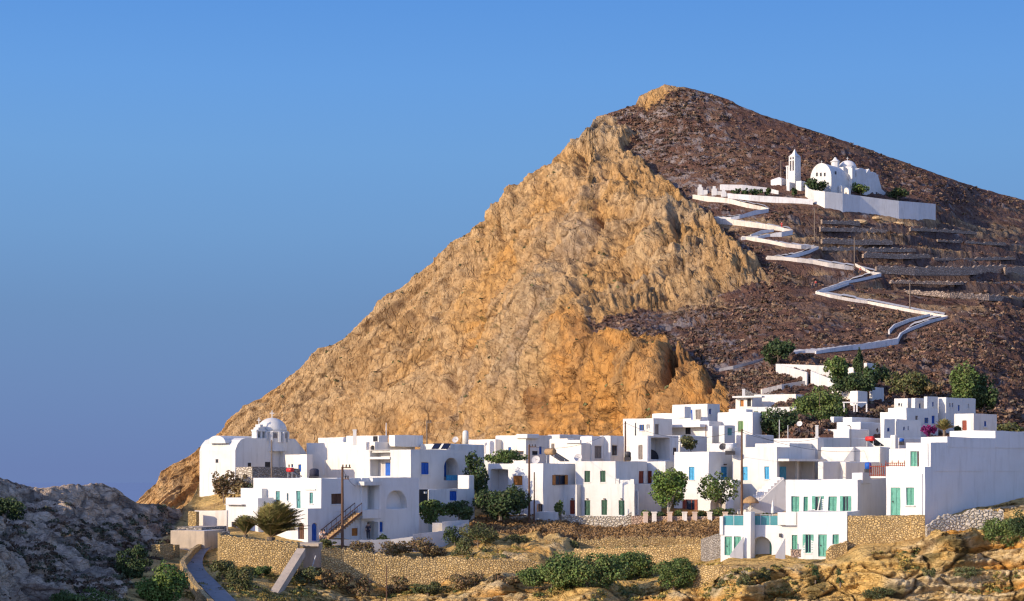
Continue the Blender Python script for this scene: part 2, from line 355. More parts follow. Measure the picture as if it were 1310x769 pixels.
cr = nt.nodes.new('ShaderNodeValToRGB'); nt.links.new(sp.outputs['Z'], cr.inputs['Fac'])
# haze layers near the horizon: mauve grey-blue low down, clear blue above
el = cr.color_ramp.elements
el[0].position = 0.0; el[0].color = (0.150, 0.222, 0.450, 1)
el[1].position = 0.30; el[1].color = (0.11, 0.30, 0.76, 1)
for p_, c_ in ((0.044, (0.156, 0.257, 0.490)), (0.089, (0.156, 0.287, 0.527)), (0.132, (0.165, 0.337, 0.624)), (0.175, (0.162, 0.362, 0.700)), (0.216, (0.141, 0.350, 0.748)), (0.258, (0.112, 0.31, 0.735))):
    e = el.new(p_); e.color = (*c_, 1)
mx = nt.nodes.new('ShaderNodeMix'); mx.data_type = 'RGBA'
sk = nt.nodes.new('ShaderNodeMix'); sk.data_type = 'RGBA'; sk.blend_type = 'MULTIPLY'; sk.inputs['Factor'].default_value = 1.0
nt.links.new(sky.outputs['Color'], sk.inputs['A']); sk.inputs['B'].default_value = (0.180, 0.188, 0.280, 1)
fz = nt.nodes.new('ShaderNodeMapRange'); nt.links.new(sp.outputs['Z'], fz.inputs['Value'])
fz.inputs['From Min'].default_value = 0.30; fz.inputs['From Max'].default_value = 0.6; fz.inputs['To Min'].default_value = 1.0; fz.inputs['To Max'].default_value = 0.0
fy = nt.nodes.new('ShaderNodeMapRange'); nt.links.new(sp.outputs['Y'], fy.inputs['Value'])
fy.inputs['From Min'].default_value = -0.3; fy.inputs['From Max'].default_value = 0.4
fm = nt.nodes.new('ShaderNodeMath'); fm.operation = 'MULTIPLY'; nt.links.new(fz.outputs['Result'], fm.inputs[0]); nt.links.new(fy.outputs['Result'], fm.inputs[1])
nt.links.new(fm.outputs[0], mx.inputs['Factor']); nt.links.new(sk.outputs['Result'], mx.inputs['A']); nt.links.new(cr.outputs['Color'], mx.inputs['B'])
nt.links.new(mx.outputs['Result'], bg.inputs['Color']); bg.inputs['Strength'].default_value = 1.0
sc.view_settings.view_transform = 'Standard'; sc.view_settings.look = 'None'; sc.view_settings.exposure = 0.0
sc.render.engine = 'CYCLES'
try:
    sc.cycles.use_denoising = True; sc.cycles.denoiser = 'OPENIMAGEDENOISE'; sc.cycles.max_bounces = 6; sc.cycles.diffuse_bounces = 3; sc.cycles.use_adaptive_sampling = False
    sc.cycles.filter_width = 1.3
except Exception: pass

# ------------------------------------------------------------------ the mountain
HILL = TPS([(150,660,620),(180,640,605),(260,570,600),(350,500,592),(430,445,588),(500,385,584),(560,335,580),(630,280,578),(680,235,580),(740,180,585),(765,150,588),(815,130,590),(850,108,592),
 (900,118,592),(970,145,590),(1050,170,592),(1150,205,610),(1250,240,645),(1310,257,668),(1400,290,700),
 (700,350,516),(800,350,470),(620,430,535),(500,480,560),(400,540,575),(760,250,535),(700,270,550),(850,330,452),
 (850,397,412),(760,415,405),(720,425,425),(680,470,455),(800,555,338),(935,560,280),(700,555,420),(600,560,490),(500,565,535),(400,565,565),(300,595,585),(250,640,598),
 (868,245,520),(895,270,495),(930,305,460),(962,335,432),(985,365,412),(800,180,575),(830,215,548),(945,372,408),(900,385,410),
 (800,437,352),(860,460,334),(910,488,308),(880,420,375),(1000,420,358),(1000,470,315),(1000,520,268),(1000,350,420),(1000,300,462),(960,265,495),
 (1100,520,270),(1100,470,318),(1100,420,370),(1100,350,431),(1100,270,506),(1100,240,530),(1200,520,283),(1200,450,338),(1200,400,392),(1200,350,452),(1200,300,508),(1200,260,548),
 (1310,520,300),(1310,450,372),(1310,400,420),(1310,350,482),(1310,300,570),(990,245,515),(1050,200,555),(930,600,255),(1100,600,235),(1310,600,245)], 0.02)
CREST = np.array([(60,790),(120,700),(150,662),(180,640),(220,600),(260,570),(300,540),(350,500),(390,472),(430,445),(500,385),(560,335),(610,295),(632,278),(655,255),(680,236),(710,208),(740,180),(758,168),(763,150),(790,141),(813,133),(818,121),(850,108),(875,110),
 (900,117),(935,130),(970,145),(1010,158),(1050,170),(1100,187),(1150,205),(1200,223),(1250,240),(1310,256),(1400,288),(1640,372)], float)
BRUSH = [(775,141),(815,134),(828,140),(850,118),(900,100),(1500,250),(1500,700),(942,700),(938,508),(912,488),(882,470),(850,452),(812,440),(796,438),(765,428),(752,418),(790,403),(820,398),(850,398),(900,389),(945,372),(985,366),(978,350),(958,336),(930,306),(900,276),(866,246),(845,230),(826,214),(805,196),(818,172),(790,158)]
ORANGE = [(712,430),(735,416),(757,418),(800,440),(850,455),(880,472),(915,490),(938,512),(940,570),(700,575),(690,520),(718,470)]
def hill_fields(px, py, p):
    """zone masks and colours on the mountain (px, py only name the spot of the survey the point belongs to)"""
    w = np.c_[fbm(p * 0.16, 4, 3), fbm(p * 0.16 + 31, 4, 5)]
    w2 = np.c_[fbm(p * 0.6, 3, 7), fbm(p * 0.6 + 11, 3, 9)]
    qx, qy = px + 9 * w[:, 0] + 5 * w2[:, 0], py + 7 * w[:, 1] + 4 * w2[:, 1]
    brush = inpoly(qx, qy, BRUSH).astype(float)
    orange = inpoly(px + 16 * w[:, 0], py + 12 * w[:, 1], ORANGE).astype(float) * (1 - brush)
    return brush, orange, w, w2
def mk_hill():
    xs = np.concatenate([np.arange(60, 140, 4.0), np.arange(140, 1404, 1.55), np.arange(1405, 1640, 4.0)]); nv = 300
    cr_ = np.interp(xs, CREST[:, 0], CREST[:, 1])
    bot = np.interp(xs, [60, 140, 180, 300, 400, 900, 960, 1404], [800, 760, 700, 650, 625, 600, 600, 610])
    t = np.linspace(0, 1, nv)
    PX = np.repeat(xs[None], nv, 0); PY = cr_[None] * (1 - t[:, None]) + bot[None] * t[:, None]
    D = HILL(np.clip(PX, 140, 1402), PY).reshape(PX.shape)
    px, py, d = PX.ravel(), PY.ravel(), D.ravel()
    p = np.c_[(px - CX) * d / F, d, (H - py) * d / F]
    G = p.reshape(nv, len(xs), 3)
    du = np.gradient(G, axis=1); dv = np.gradient(G, axis=0)
    N = np.cross(du, dv); N /= np.linalg.norm(N, axis=2, keepdims=True); N[N[..., 1] > 0] *= -1
    N = N.reshape(-1, 3)
    brush, orange, w, w2 = hill_fields(px, py, p)
    b2 = brush.reshape(nv, -1); b3 = b2
    for _ in range(16): b3 = (np.roll(b3, 1, 0) + np.roll(b3, -1, 0) + np.roll(b3, 1, 1) + np.roll(b3, -1, 1) + 2 * b3) / 6
    for _ in range(3): b2 = (np.roll(b2, 1, 0) + np.roll(b2, -1, 0) + np.roll(b2, 1, 1) + np.roll(b2, -1, 1) + 2 * b2) / 6
    cl = 1 - b2.ravel(); soft_edge = 1 - 0.75 * sstep(0.02, 0.5, b3.ravel()) * (1 - brush); pathm = near_path(px, py, 7.0)
    # rock structure: buttresses, slanting beds, blocks, crumbs
    warp = np.c_[fbm(p * 0.03, 3, 41), fbm(p * 0.03, 3, 43), fbm(p * 0.03, 3, 47)]
    s1 = (p[:, 0] * 0.66 + p[:, 2] * 0.10); s2 = (p[:, 0] * -0.62 + p[:, 2] * 0.78); s3 = p[:, 0] * 0.78 + p[:, 2] * 0.62
    left = sstep(760, 520, px)
    butt = fbm(np.c_[s1 * 0.045, p[:, 1] * 0.02, p[:, 2] * 0.016] + 0.5 * warp, 4, 21, 0.5, True)
    crag = fbm(np.c_[p[:, 0] * 0.16, p[:, 1] * 0.05, p[:, 2] * 0.07] + 0.6 * warp, 5, 23, 0.55, True)
    beds = fbm(np.c_[s2 * 0.20, s3 * 0.022, p[:, 1] * 0.01] + 0.5 * warp, 4, 27, 0.6, True)
    vert = fbm(np.c_[p[:, 0] * 0.34, p[:, 1] * 0.1, p[:, 2] * 0.06] + 0.8 * warp, 4, 29, 0.55, True)
    d1, d2, cid = worley(np.c_[p[:, 0] * 0.26, p[:, 1] * 0.18, p[:, 2] * 0.16] + warp, 31)
    e1, e2, _ = worley(np.c_[p[:, 0] * 0.62, p[:, 1] * 0.5, p[:, 2] * 0.5] + warp, 33)
    fine = fbm(p * 0.55, 4, 35, 0.6)
    zup = sstep(0, 25, p[:, 2] - 0)
    fine2 = fbm(p * (1.3, 1.0, 0.8) + 0.5 * warp, 4, 36, 0.65, True)
    gul = fbm(np.c_[s1 * 0.06 + 3, p[:, 1] * 0.02, p[:, 2] * 0.02] + 0.9 * warp, 3, 25, 0.5, True)
    hgt = 5.5 * butt + 3.0 * gul * (1 - 0.6 * left) + 1.6 * crag * (1 - 0.4 * left) + 4.2 * beds * left + 1.5 * vert * (1 - 0.75 * left) + 1.3 * (cid - 0.5) * (1 - 0.7 * left) + 1.3 * np.minimum(d2 - d1, 0.4) * (1 - 0.6 * left) + (1.2 * np.minimum(e2 - e1, 0.45) + 0.55 * fine2) * (1 - 0.6 * left) + 0.8 * fine * (1 - 0.45 * left)
    # deep clefts seen on the face
    for cx_, cy_, rx, ry, amp in ((768, 278, 7, 20, 6), (752, 215, 5, 22, 3), (868, 300, 5, 20, 3), (720, 455, 5, 14, 4), (742, 495, 7, 22, 4), (862, 485, 5, 22, 6), (778, 462, 3, 30, 3.5), (648, 295, 3, 22, 4), (628, 292, 4, 16, 3), (915, 500, 4, 12, 4), (590, 505, 4, 40, 3), (570, 400, 5, 25, 2.5), (470, 500, 6, 20, 2.5)):
        g = np.exp(-(((px - cx_ + 6 * w[:, 0]) / rx) ** 2 + ((py - cy_) / ry) ** 2)); hgt = hgt - amp * g
    bh = 0.9 * fbm(p * 0.22, 4, 51) + 0.75 * np.clip(fbm(p * 0.62, 3, 53), -0.2, 1)
    rockb = sstep(0.10, 0.42, fbm(p * 0.075, 4, 55)) * brush
    b1, b2_, bc = worley(p * 0.42, 57)
    bh = bh + rockb * 1.0 * np.minimum(b2_ - b1, 0.5) * 2
    tm0 = sstep(985, 1040, px) * sstep(262, 285, py) * sstep(405, 375, py)
    hgt = (hgt - 2.3) * soft_edge
    disp = cl * hgt + (1 - cl) * bh * (1 - pathm) * (1 - 0.55 * tm0)
    fade = sstep(0, 0.035, np.repeat(t, len(xs))) * 0.75 + 0.25
    # crest silhouette keeps some roughness
    q = p + N * (disp * fade)[:, None]
    # terraces on the right hand slope
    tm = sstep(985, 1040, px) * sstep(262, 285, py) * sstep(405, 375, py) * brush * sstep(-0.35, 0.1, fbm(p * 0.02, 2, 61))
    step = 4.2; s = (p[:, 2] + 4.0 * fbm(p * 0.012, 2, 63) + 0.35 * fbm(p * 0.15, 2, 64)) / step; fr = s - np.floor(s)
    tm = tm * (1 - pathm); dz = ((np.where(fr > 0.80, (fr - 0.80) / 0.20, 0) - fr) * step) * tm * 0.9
    q[:, 2] += dz
    # colour
    def L(a, b, m): return a + (b - a) * m[:, None]
    tan = np.array((0.59, 0.345, 0.130)); grey = np.array((0.47, 0.345, 0.205)); ochre = np.array((0.59, 0.305, 0.085)); deep = np.array((0.22, 0.135, 0.07)); pale = np.array((0.63, 0.445, 0.235))
    C = np.repeat(tan[None], len(p), 0)
    C = L(C, ochre, sstep(0.0, 0.5, fbm(p * 0.028 + 7, 4, 71)) * 0.8)
    right = sstep(560, 720, px) * sstep(520, 430, py)
    C = L(C, grey, np.clip(sstep(-0.15, 0.35, fbm(p * 0.035 + 3, 4, 73)) * (0.35 + 0.55 * right), 0, 1))
    C = L(C, pale, sstep(0.25, 0.6, fbm(p * 0.11, 4, 75)) * 0.6)
    band = np.exp(-((px - (770 - (py - 260) * 0.62) + 26 * w[:, 0]) / 34) ** 2) * sstep(200, 260, py)
    C = L(C, np.array((0.36, 0.28, 0.20)), np.clip(band * 0.65 * sstep(-0.3, 0.3, fbm(p * 0.12, 4, 74)), 0, 1))
    C = L(C, deep, sstep(0.12, -0.55, crag) * 0.7)
    C = L(C, deep * 1.15, sstep(-0.05, -0.6, gul) * 0.6 * (1 - 0.3 * left)); C = L(C, pale * 0.98, sstep(0.35, 0.75, butt) * 0.45)
    st_ = s2 * 0.16 + 1.6 * fbm(p * 0.03, 3, 90) + 0.25 * fbm(p * 0.3, 3, 92); sf = np.abs(st_ - np.round(st_)); lm = left * sstep(-0.25, 0.2, fbm(p * 0.05 + 8, 3, 93))
    C = L(C, deep * 1.1, sstep(0.07, 0.015, sf) * lm * 0.75); C = L(C, pale, sstep(0.07, 0.16, sf) * sstep(0.26, 0.18, sf) * lm * 0.35)
    og = orange.reshape(nv, -1)
    for _ in range(5): og = (np.roll(og, 1, 0) + np.roll(og, -1, 0) + np.roll(og, 1, 1) + np.roll(og, -1, 1) + 2 * og) / 6
    og = og.ravel() * (1 - brush); strk = fbm(np.c_[p[:, 0] * 0.22, p[:, 1] * 0.05, p[:, 2] * 0.025] + 0.5 * warp, 4, 95)
    C = L(C, np.array((0.62, 0.295, 0.075)), og * (0.62 + 0.3 * sstep(-0.3, 0.3, strk))); C = L(C, np.array((0.52, 0.34, 0.155)), og * sstep(0.1, 0.5, strk) * 0.75); C = L(C, np.array((0.26, 0.125, 0.05)), og * sstep(-0.15, -0.5, strk) * 0.75)
    C = L(C, deep * 0.8, sstep(0.18, 0.03, d2 - d1) * 0.55 * (1 - 0.4 * left))
    veg = sstep(0.42, 0.55, fbm(p * 0.5, 3, 79)) * sstep(0.0, 0.4, fbm(p * 0.03, 2, 80))
    C = L(C, np.array((0.06, 0.06, 0.025)), veg * 0.8)
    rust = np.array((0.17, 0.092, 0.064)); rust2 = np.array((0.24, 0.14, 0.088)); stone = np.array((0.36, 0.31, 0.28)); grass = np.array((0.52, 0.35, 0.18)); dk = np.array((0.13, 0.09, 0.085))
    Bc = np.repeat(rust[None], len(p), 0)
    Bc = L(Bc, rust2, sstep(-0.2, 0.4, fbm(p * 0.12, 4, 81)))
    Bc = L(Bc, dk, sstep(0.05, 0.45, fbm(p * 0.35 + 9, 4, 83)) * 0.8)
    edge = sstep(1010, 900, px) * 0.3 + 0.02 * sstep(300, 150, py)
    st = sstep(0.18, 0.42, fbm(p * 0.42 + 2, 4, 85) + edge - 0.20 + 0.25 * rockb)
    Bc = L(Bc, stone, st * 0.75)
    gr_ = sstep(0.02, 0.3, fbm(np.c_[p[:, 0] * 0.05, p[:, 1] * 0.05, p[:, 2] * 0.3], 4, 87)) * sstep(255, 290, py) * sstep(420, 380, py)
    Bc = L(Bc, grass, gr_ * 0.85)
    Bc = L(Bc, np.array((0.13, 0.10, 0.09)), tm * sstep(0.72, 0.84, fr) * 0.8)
    Bc = L(Bc, np.array((0.62, 0.43, 0.22)), tm * sstep(0.38, 0.55, fr) * sstep(0.82, 0.72, fr) * sstep(-0.25, 0.15, fbm(p * 0.10, 3, 88)) * 0.9)  # sunlit tan line along each terrace top, put into the colour
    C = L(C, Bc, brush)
    crown = np.exp(-(((px - 838) / 24) ** 2 + ((py - 120) / 13) ** 2)); C = L(C, tan * 0.95, np.clip(crown * 1.6, 0, 1) * sstep(-0.4, 0.0, w2[:, 0]))
    nx = len(xs)
    # the far side: the hill goes on behind its skyline
    top = q.reshape(nv, nx, 3)[0]
    back = []
    for dy, dz_ in ((160, -90), (60, -22), (18, -4), (5, -0.6)):
        b = top.copy(); b[:, 1] += dy; b[:, 2] += dz_; back.append(b)
    q = np.concatenate([np.concatenate(back), q]); C = np.concatenate([np.tile(C[:nx], (4, 1)), C])
    nr = nv + 4
    i = np.arange(nr - 1)[:, None] * nx + np.arange(nx - 1)[None]
    Q = np.stack([i, i + nx, i + nx + 1, i + 1], -1).reshape(-1, 4)
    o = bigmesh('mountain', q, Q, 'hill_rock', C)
    tag(o, 'rocky coastal mountain with ochre cliff and brown brush slope', None, None, 'structure')
    return q[4 * nx:].reshape(nv, nx, 3), xs, cr_, bot, brush.reshape(nv, nx)
hillG, hill_xs, hill_cr, hill_bot, hill_br = mk_hill()
def hill_at(px, py):
    """surface point of the finished mountain at survey spot (px, py)"""
    i = int(np.clip(np.searchsorted(hill_xs, px), 1, len(hill_xs) - 1)); t = (py - hill_cr[i]) / (hill_bot[i] - hill_cr[i])
    j = int(np.clip(round(t * (hillG.shape[0] - 1)), 0, hillG.shape[0] - 1))
    return hillG[j, i]

# ------------------------------------------------------------------ the sea, out to the horizon
m, nt_, b_ = _mat('sea_water'); pos = _pos(nt_)
cc = _mixc(nt_, _noise(nt_, pos, 0.002, 5), (0.190, 0.266, 0.400), (0.206, 0.286, 0.422)); nt_.links.new(cc, b_.inputs['Base Color']); b_.inputs['Roughness'].default_value = 1.0; b_.inputs['Specular IOR Level'].default_value = 0.0
_bump(nt_, b_, _noise(nt_, pos, 0.05, 4), 0.3, 2.0)
mb = MB(); n = 96
ring = [(26000 * math.cos(2 * math.pi * k / n), 26000 * math.sin(2 * math.pi * k / n), -200.0) for k in range(n)]
mb.add([(0, 0, -200.0)] + ring, [(0, 1 + k, 1 + (k + 1) % n) for k in range(n)])
tag(mb.build('sea', 'sea_water'), 'hazy blue sea reaching the horizon', None, None, 'structure')

# ------------------------------------------------------------------ the near ground
FRONT = TPS([(-60,600,160),(0,617,170),(60,622,172),(100,620,176),(150,630,182),(190,642,186),(215,655,190),(-60,700,98),(-60,769,90),(-60,810,80),
 (0,684,136),(60,684,148),(120,688,160),(180,692,170),(220,690,173),(0,720,110),(60,720,126),(120,720,141),(190,720,153),(0,769,102),(60,769,110),(120,769,119),(200,769,131),(0,810,84),(120,810,100),(240,810,118),
 (280,769,136),(275,740,150),(250,710,164),(290,690,172),(262,690,176),(235,660,200),(280,650,200),(350,690,176),(300,720,160),(380,735,158),(300,745,148),
 (410,700,174),(440,690,179),(520,692,182),(500,686,191),(450,686,187),(540,684,195),(580,690,184),(440,705,168),(450,735,160),(450,769,151),(560,715,170),(560,745,158),(560,769,151),(620,680,190),
 (640,665,203),(720,662,205),(720,655,216),(830,655,214),(770,652,220),(830,662,204),(930,660,203),(640,690,184),(720,685,188),(920,685,186),(690,705,176),(800,703,178),(910,712,166),(800,728,163),(900,728,157),(640,720,168),(640,745,150),(640,769,150),(800,769,148),(760,745,150),(870,745,151),(900,769,145.5),
 (930,716,153),(1000,715,150.5),(1080,714,148.5),(1000,742,147.5),(1000,769,144),(1100,703,147),(1180,680,149.5),(1180,700,147.5),(1215,668,150),(1250,664,151),(1250,690,147.5),(1310,657,151),(1310,680,147.5),(1250,735,143.5),(1310,730,143),(1310,769,139),(1200,769,141),(1100,735,145.5),(1100,769,142.5),(1100,810,138),(1310,810,133),(700,810,142),(450,810,143),
 (1370,654,152),(1370,769,137),(1310,560,262),(1200,560,262),(1080,560,258),(1000,570,250),(930,560,262),(850,600,236),(850,570,256),(720,600,232),(720,590,245),(600,610,234),(600,590,252),(500,600,234),(400,620,218),(400,600,232),(300,625,214),(320,600,228),(260,640,212),(470,640,205),(1000,654,203),(1000,642,222),(955,652,214),(1100,640,200),(1250,610,200)], 0.02)
FCREST = np.array([(-60,600),(0,617),(30,618),(60,622),(85,617),(100,619),(120,619),(150,627),(178,640),(205,645),(230,652),(245,640),(258,612),(300,600),(400,592),(620,586),(760,584),(850,562),(930,556),(1000,556),(1100,556),(1370,556)], float)
def mk_front():
    xs = np.concatenate([np.arange(-260, -60, 5.0), np.arange(-60, 1371, 1.9), np.arange(1373, 1640, 5.0)]); nv = 210
    cr_ = np.interp(xs, FCREST[:, 0], FCREST[:, 1]); t = np.linspace(0, 1, nv) ** 0.9
    PX = np.repeat(xs[None], nv, 0); PY = cr_[None] * (1 - t[:, None]) + 812.0 * t[:, None]
    D = FRONT(np.clip(PX, -60, 1370), PY).reshape(PX.shape); px, py, d = PX.ravel(), PY.ravel(), D.ravel()
    p = np.c_[(px - CX) * d / F, d, (H - py) * d / F]
    G = p.reshape(nv, len(xs), 3); N = np.cross(np.gradient(G, axis=1), np.gradient(G, axis=0)); N /= np.linalg.norm(N, axis=2, keepdims=True)
    flip = N[..., 2] < 0; N[flip] *= -1; N = N.reshape(-1, 3)
    w = np.c_[fbm(p * 0.5, 4, 3), fbm(p * 0.5 + 31, 4, 5)]
    qx, qy = px + 7 * w[:, 0], py + 5 * w[:, 1]
    def zone(poly): return inpoly(qx, qy, poly).astype(float)
    def soft(m, k=4):
        a = m.reshape(nv, -1)
        for _ in range(k): a = (np.roll(a, 1, 0) + np.roll(a, -1, 0) + np.roll(a, 1, 1) + np.roll(a, -1, 1) + 2 * a) / 6
        return a.ravel()
    outcrop = zone([(-320,590),(225,610),(236,660),(205,690),(170,730),(150,790),(120,830),(-320,830)])
    ledge = np.clip(zone([(830,745),(960,728),(1075,722),(1110,712),(1170,700),(1200,668),(1240,650),(1330,640),(1660,640),(1660,830),(800,830)]), 0, 1)
    lowrock = zone([(380,735),(640,735),(690,735),(840,745),(840,830),(380,830)])
    midrock = zone([(620,690),(700,685),(735,700),(690,725),(610,720)])
    field = zone([(600,662),(640,652),(935,650),(930,690),(700,694),(640,690),(600,700)])
    warp = np.c_[fbm(p * 0.12, 3, 41), fbm(p * 0.12, 3, 43), fbm(p * 0.12, 3, 47)]
    d1, d2, cid = worley(p * (0.20, 0.20, 0.34) + 0.8 * warp, 31); e1, e2, eid = worley(p * (0.55, 0.55, 0.9) + warp, 33)
    g1, g2, _g = worley(p * (1.5, 1.5, 2.4) + 2 * warp, 34); f1 = fbm(p * 0.22, 5, 35, 0.55); f2 = fbm(p * 0.9, 4, 37, 0.6); rid = fbm(p * (0.18, 0.1, 0.3) + warp, 5, 39, 0.55, True)
    so_, sl_, sr, sm_ = soft(outcrop, 6), soft(ledge), soft(lowrock), soft(midrock)
    disp = 0.25 * f1 + 0.12 * f2
    disp = disp + so_ * (1.3 * f1 + 0.35 * rid + 0.9 * np.minimum(d2 - d1, 0.45) + 0.6 * np.minimum(e2 - e1, 0.4) + 0.4 * f2 + 0.4 * (cid - 0.5) - 0.7) * (0.45 + 0.55 * sstep(0, 0.08, np.repeat(t, len(xs))))
    # bedded sandstone: overhanging shelves pushed towards the viewer, tilting gently up to the right
    bed = p[:, 2] - 0.06 * p[:, 0] + 0.9 * f1 + 0.25 * f2; fr = (bed / 1.5) - np.floor(bed / 1.5); fr2 = (bed / 0.55 + 0.3) - np.floor(bed / 0.55 + 0.3)
    shelf = (np.where(fr < 0.92, fr, (1 - fr) / 0.08 * 0.92) - 0.4) * 1.9 + (np.where(fr2 < 0.8, fr2, (1 - fr2) / 0.2 * 0.8) - 0.4) * 0.5
    rk = np.clip(sl_ + 0.75 * sr, 0, 1)
    disp = disp + sm_ * (1.3 * np.minimum(d2 - d1, 0.5) + 0.6 * rid + 0.5 * np.minimum(e2 - e1, 0.4))
    q = p + N * disp[:, None]
    fw = np.array((0.0, -1.0, 0.25)) * 1.0
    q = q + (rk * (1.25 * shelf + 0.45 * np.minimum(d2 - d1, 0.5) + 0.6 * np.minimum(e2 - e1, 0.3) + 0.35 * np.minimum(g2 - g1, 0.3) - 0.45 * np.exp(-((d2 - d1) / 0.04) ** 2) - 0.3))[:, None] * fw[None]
    # terraced drop where the dry stone walls hold the fields
    def L(a, b, m): return a + (b - a) * m[:, None]
    C = np.repeat(np.array((0.86, 0.57, 0.20))[None], len(p), 0)
    C = L(C, np.array((0.58, 0.37, 0.15)), sstep(-0.1, 0.4, fbm(p * 0.25, 4, 71)) * 0.8)
    C = L(C, np.array((0.32, 0.25, 0.10)), sstep(0.12, 0.5, fbm(p * 0.35 + 5, 4, 73)) * 0.8)
    C = L(C, np.array((0.44, 0.22, 0.07)), soft(field, 2) * 0.9)
    C = L(C, np.array((0.32, 0.20, 0.085)), soft(field, 2) * sstep(0.0, 0.5, f1) * 0.7)
    oc = np.repeat(np.array((0.70, 0.53, 0.36))[None], len(p), 0)
    oc = L(oc, np.array((0.80, 0.62, 0.42)), sstep(0.0, 0.4, f1)); oc = L(oc, np.array((0.26, 0.22, 0.17)), sstep(0.05, 0.5, fbm(p * 0.45, 4, 75)) * 0.85)
    oc = L(oc, np.array((0.20, 0.11, 0.07)), sstep(0.2, 0.45, fbm(p * 0.2 + 4, 4, 76)) * 0.7)
    oc = L(oc, np.array((0.13, 0.11, 0.09)), sstep(0.14, 0.02, d2 - d1) * 0.7)
    C = L(C, oc, soft(outcrop, 2))
    rc = np.repeat(np.array((0.86, 0.57, 0.20))[None], len(p), 0)
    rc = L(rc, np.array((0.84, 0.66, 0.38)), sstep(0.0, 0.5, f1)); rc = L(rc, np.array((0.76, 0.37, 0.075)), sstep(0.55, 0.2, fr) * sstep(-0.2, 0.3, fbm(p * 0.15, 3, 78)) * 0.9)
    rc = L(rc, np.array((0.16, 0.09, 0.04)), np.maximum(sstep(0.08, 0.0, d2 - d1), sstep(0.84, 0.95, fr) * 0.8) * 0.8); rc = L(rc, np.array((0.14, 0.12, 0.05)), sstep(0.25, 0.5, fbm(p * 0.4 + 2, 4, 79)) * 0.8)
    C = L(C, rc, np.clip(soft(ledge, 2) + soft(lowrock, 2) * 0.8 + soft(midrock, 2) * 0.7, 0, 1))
    nx = len(xs); top = q.reshape(nv, nx, 3)[0]; back = []
    for dy, dz_ in ((60, -40), (14, -6), (3, -0.5)):
        b = top.copy(); b[:, 1] += dy; b[:, 2] += dz_; back.append(b)
    q = np.concatenate([np.concatenate(back), q]); C = np.concatenate([np.tile(C[:nx], (3, 1)), C]); nr = nv + 3
    i = np.arange(nr - 1)[:, None] * nx + np.arange(nx - 1)[None]
    Q = np.stack([i, i + nx, i + nx + 1, i + 1], -1).reshape(-1, 4)
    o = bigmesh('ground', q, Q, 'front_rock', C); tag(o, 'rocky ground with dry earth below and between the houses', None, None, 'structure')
    return q[3 * nx:].reshape(nv, nx, 3), xs, cr_
frontG, front_xs, front_cr = mk_front()
def front_at(px, py):
    i = int(np.clip(np.searchsorted(front_xs, px), 1, len(front_xs) - 1)); t = np.clip((py - front_cr[i]) / (812.0 - front_cr[i]), 0, 1) ** (1 / 0.9)
    j = int(np.clip(round(t * (frontG.shape[0] - 1)), 0, frontG.shape[0] - 1))
    return frontG[j, i]
# ------------------------------------------------------------------ houses
class Block:
    """a plastered box: near corner at xc, left face running back to xl, right face running back to xr"""
    def __init__(s, x, y, Y, t=40, L=(), Rr=(), ext=2.5, par=0.3, roof=True, on=None, tw=0.0):
        xl, xc, xr = x; yt, yb = y; a = R(t)
        s.l = np.array((-math.cos(a), math.sin(a))); s.r = np.array((math.sin(a), math.cos(a)))
        s.nL = np.array((-math.sin(a), -math.cos(a))); s.nR = np.array((math.cos(a), -math.sin(a)))
        k = (xc - CX) / F
        if on is not None:      # corner lies on a wall plane of another block (3 cm proud of it)
            b, side = on; d, n = (b.l, b.nL) if side == 'L' else (b.r, b.nR)
            c0 = b.c + n * 0.03; u = (k * c0[1] - c0[0]) / (d[0] - k * d[1]); s.c = c0 + d * u
        else: s.c = np.array((k * Y, Y))
        s.Ll = s._len(s.l, xl) if xl is not None else 7.0
        s.Lr = s._len(s.r, xr) if xr is not None else 7.0
        s.z1 = (H - yt) * s.c[1] / F; s.zb = (H - yb) * s.c[1] / F; s.z0 = s.zb - ext
        s.oL = [s._op(s.l, s.Ll, o) for o in L]; s.oR = [s._op(s.r, s.Lr, o) for o in Rr]
        s.par = par; s.roof = roof
    def _len(s, d, x):
        k = (x - CX) / F; return max(0.3, (k * s.c[1] - s.c[0]) / (d[0] - k * d[1]))
    def _op(s, d, Lm, o):
        x0, x1, y0, y1, kind = o[:5]; u = sorted((s._len2(d, x0), s._len2(d, x1))); m = s.c[1] + d[1] * sum(u) / 2
        u0, u1 = max(0.05, u[0]), min(Lm - 0.05, u[1])
        return [u0, u1, (H - y1) * m / F, (H - y0) * m / F, kind, o[5] if len(o) > 5 else None]
    def _len2(s, d, x):
        k = (x - CX) / F; return (k * s.c[1] - s.c[0]) / (d[0] - k * d[1])
def arc(u0, u1, zs, rz, n=12, rev=False):
    c = (u0 + u1) / 2; ru = (u1 - u0) / 2
    ks = range(n + 1)
    return [(c - ru * math.cos(math.pi * k / n), zs + rz * math.sin(math.pi * k / n)) for k in ks]
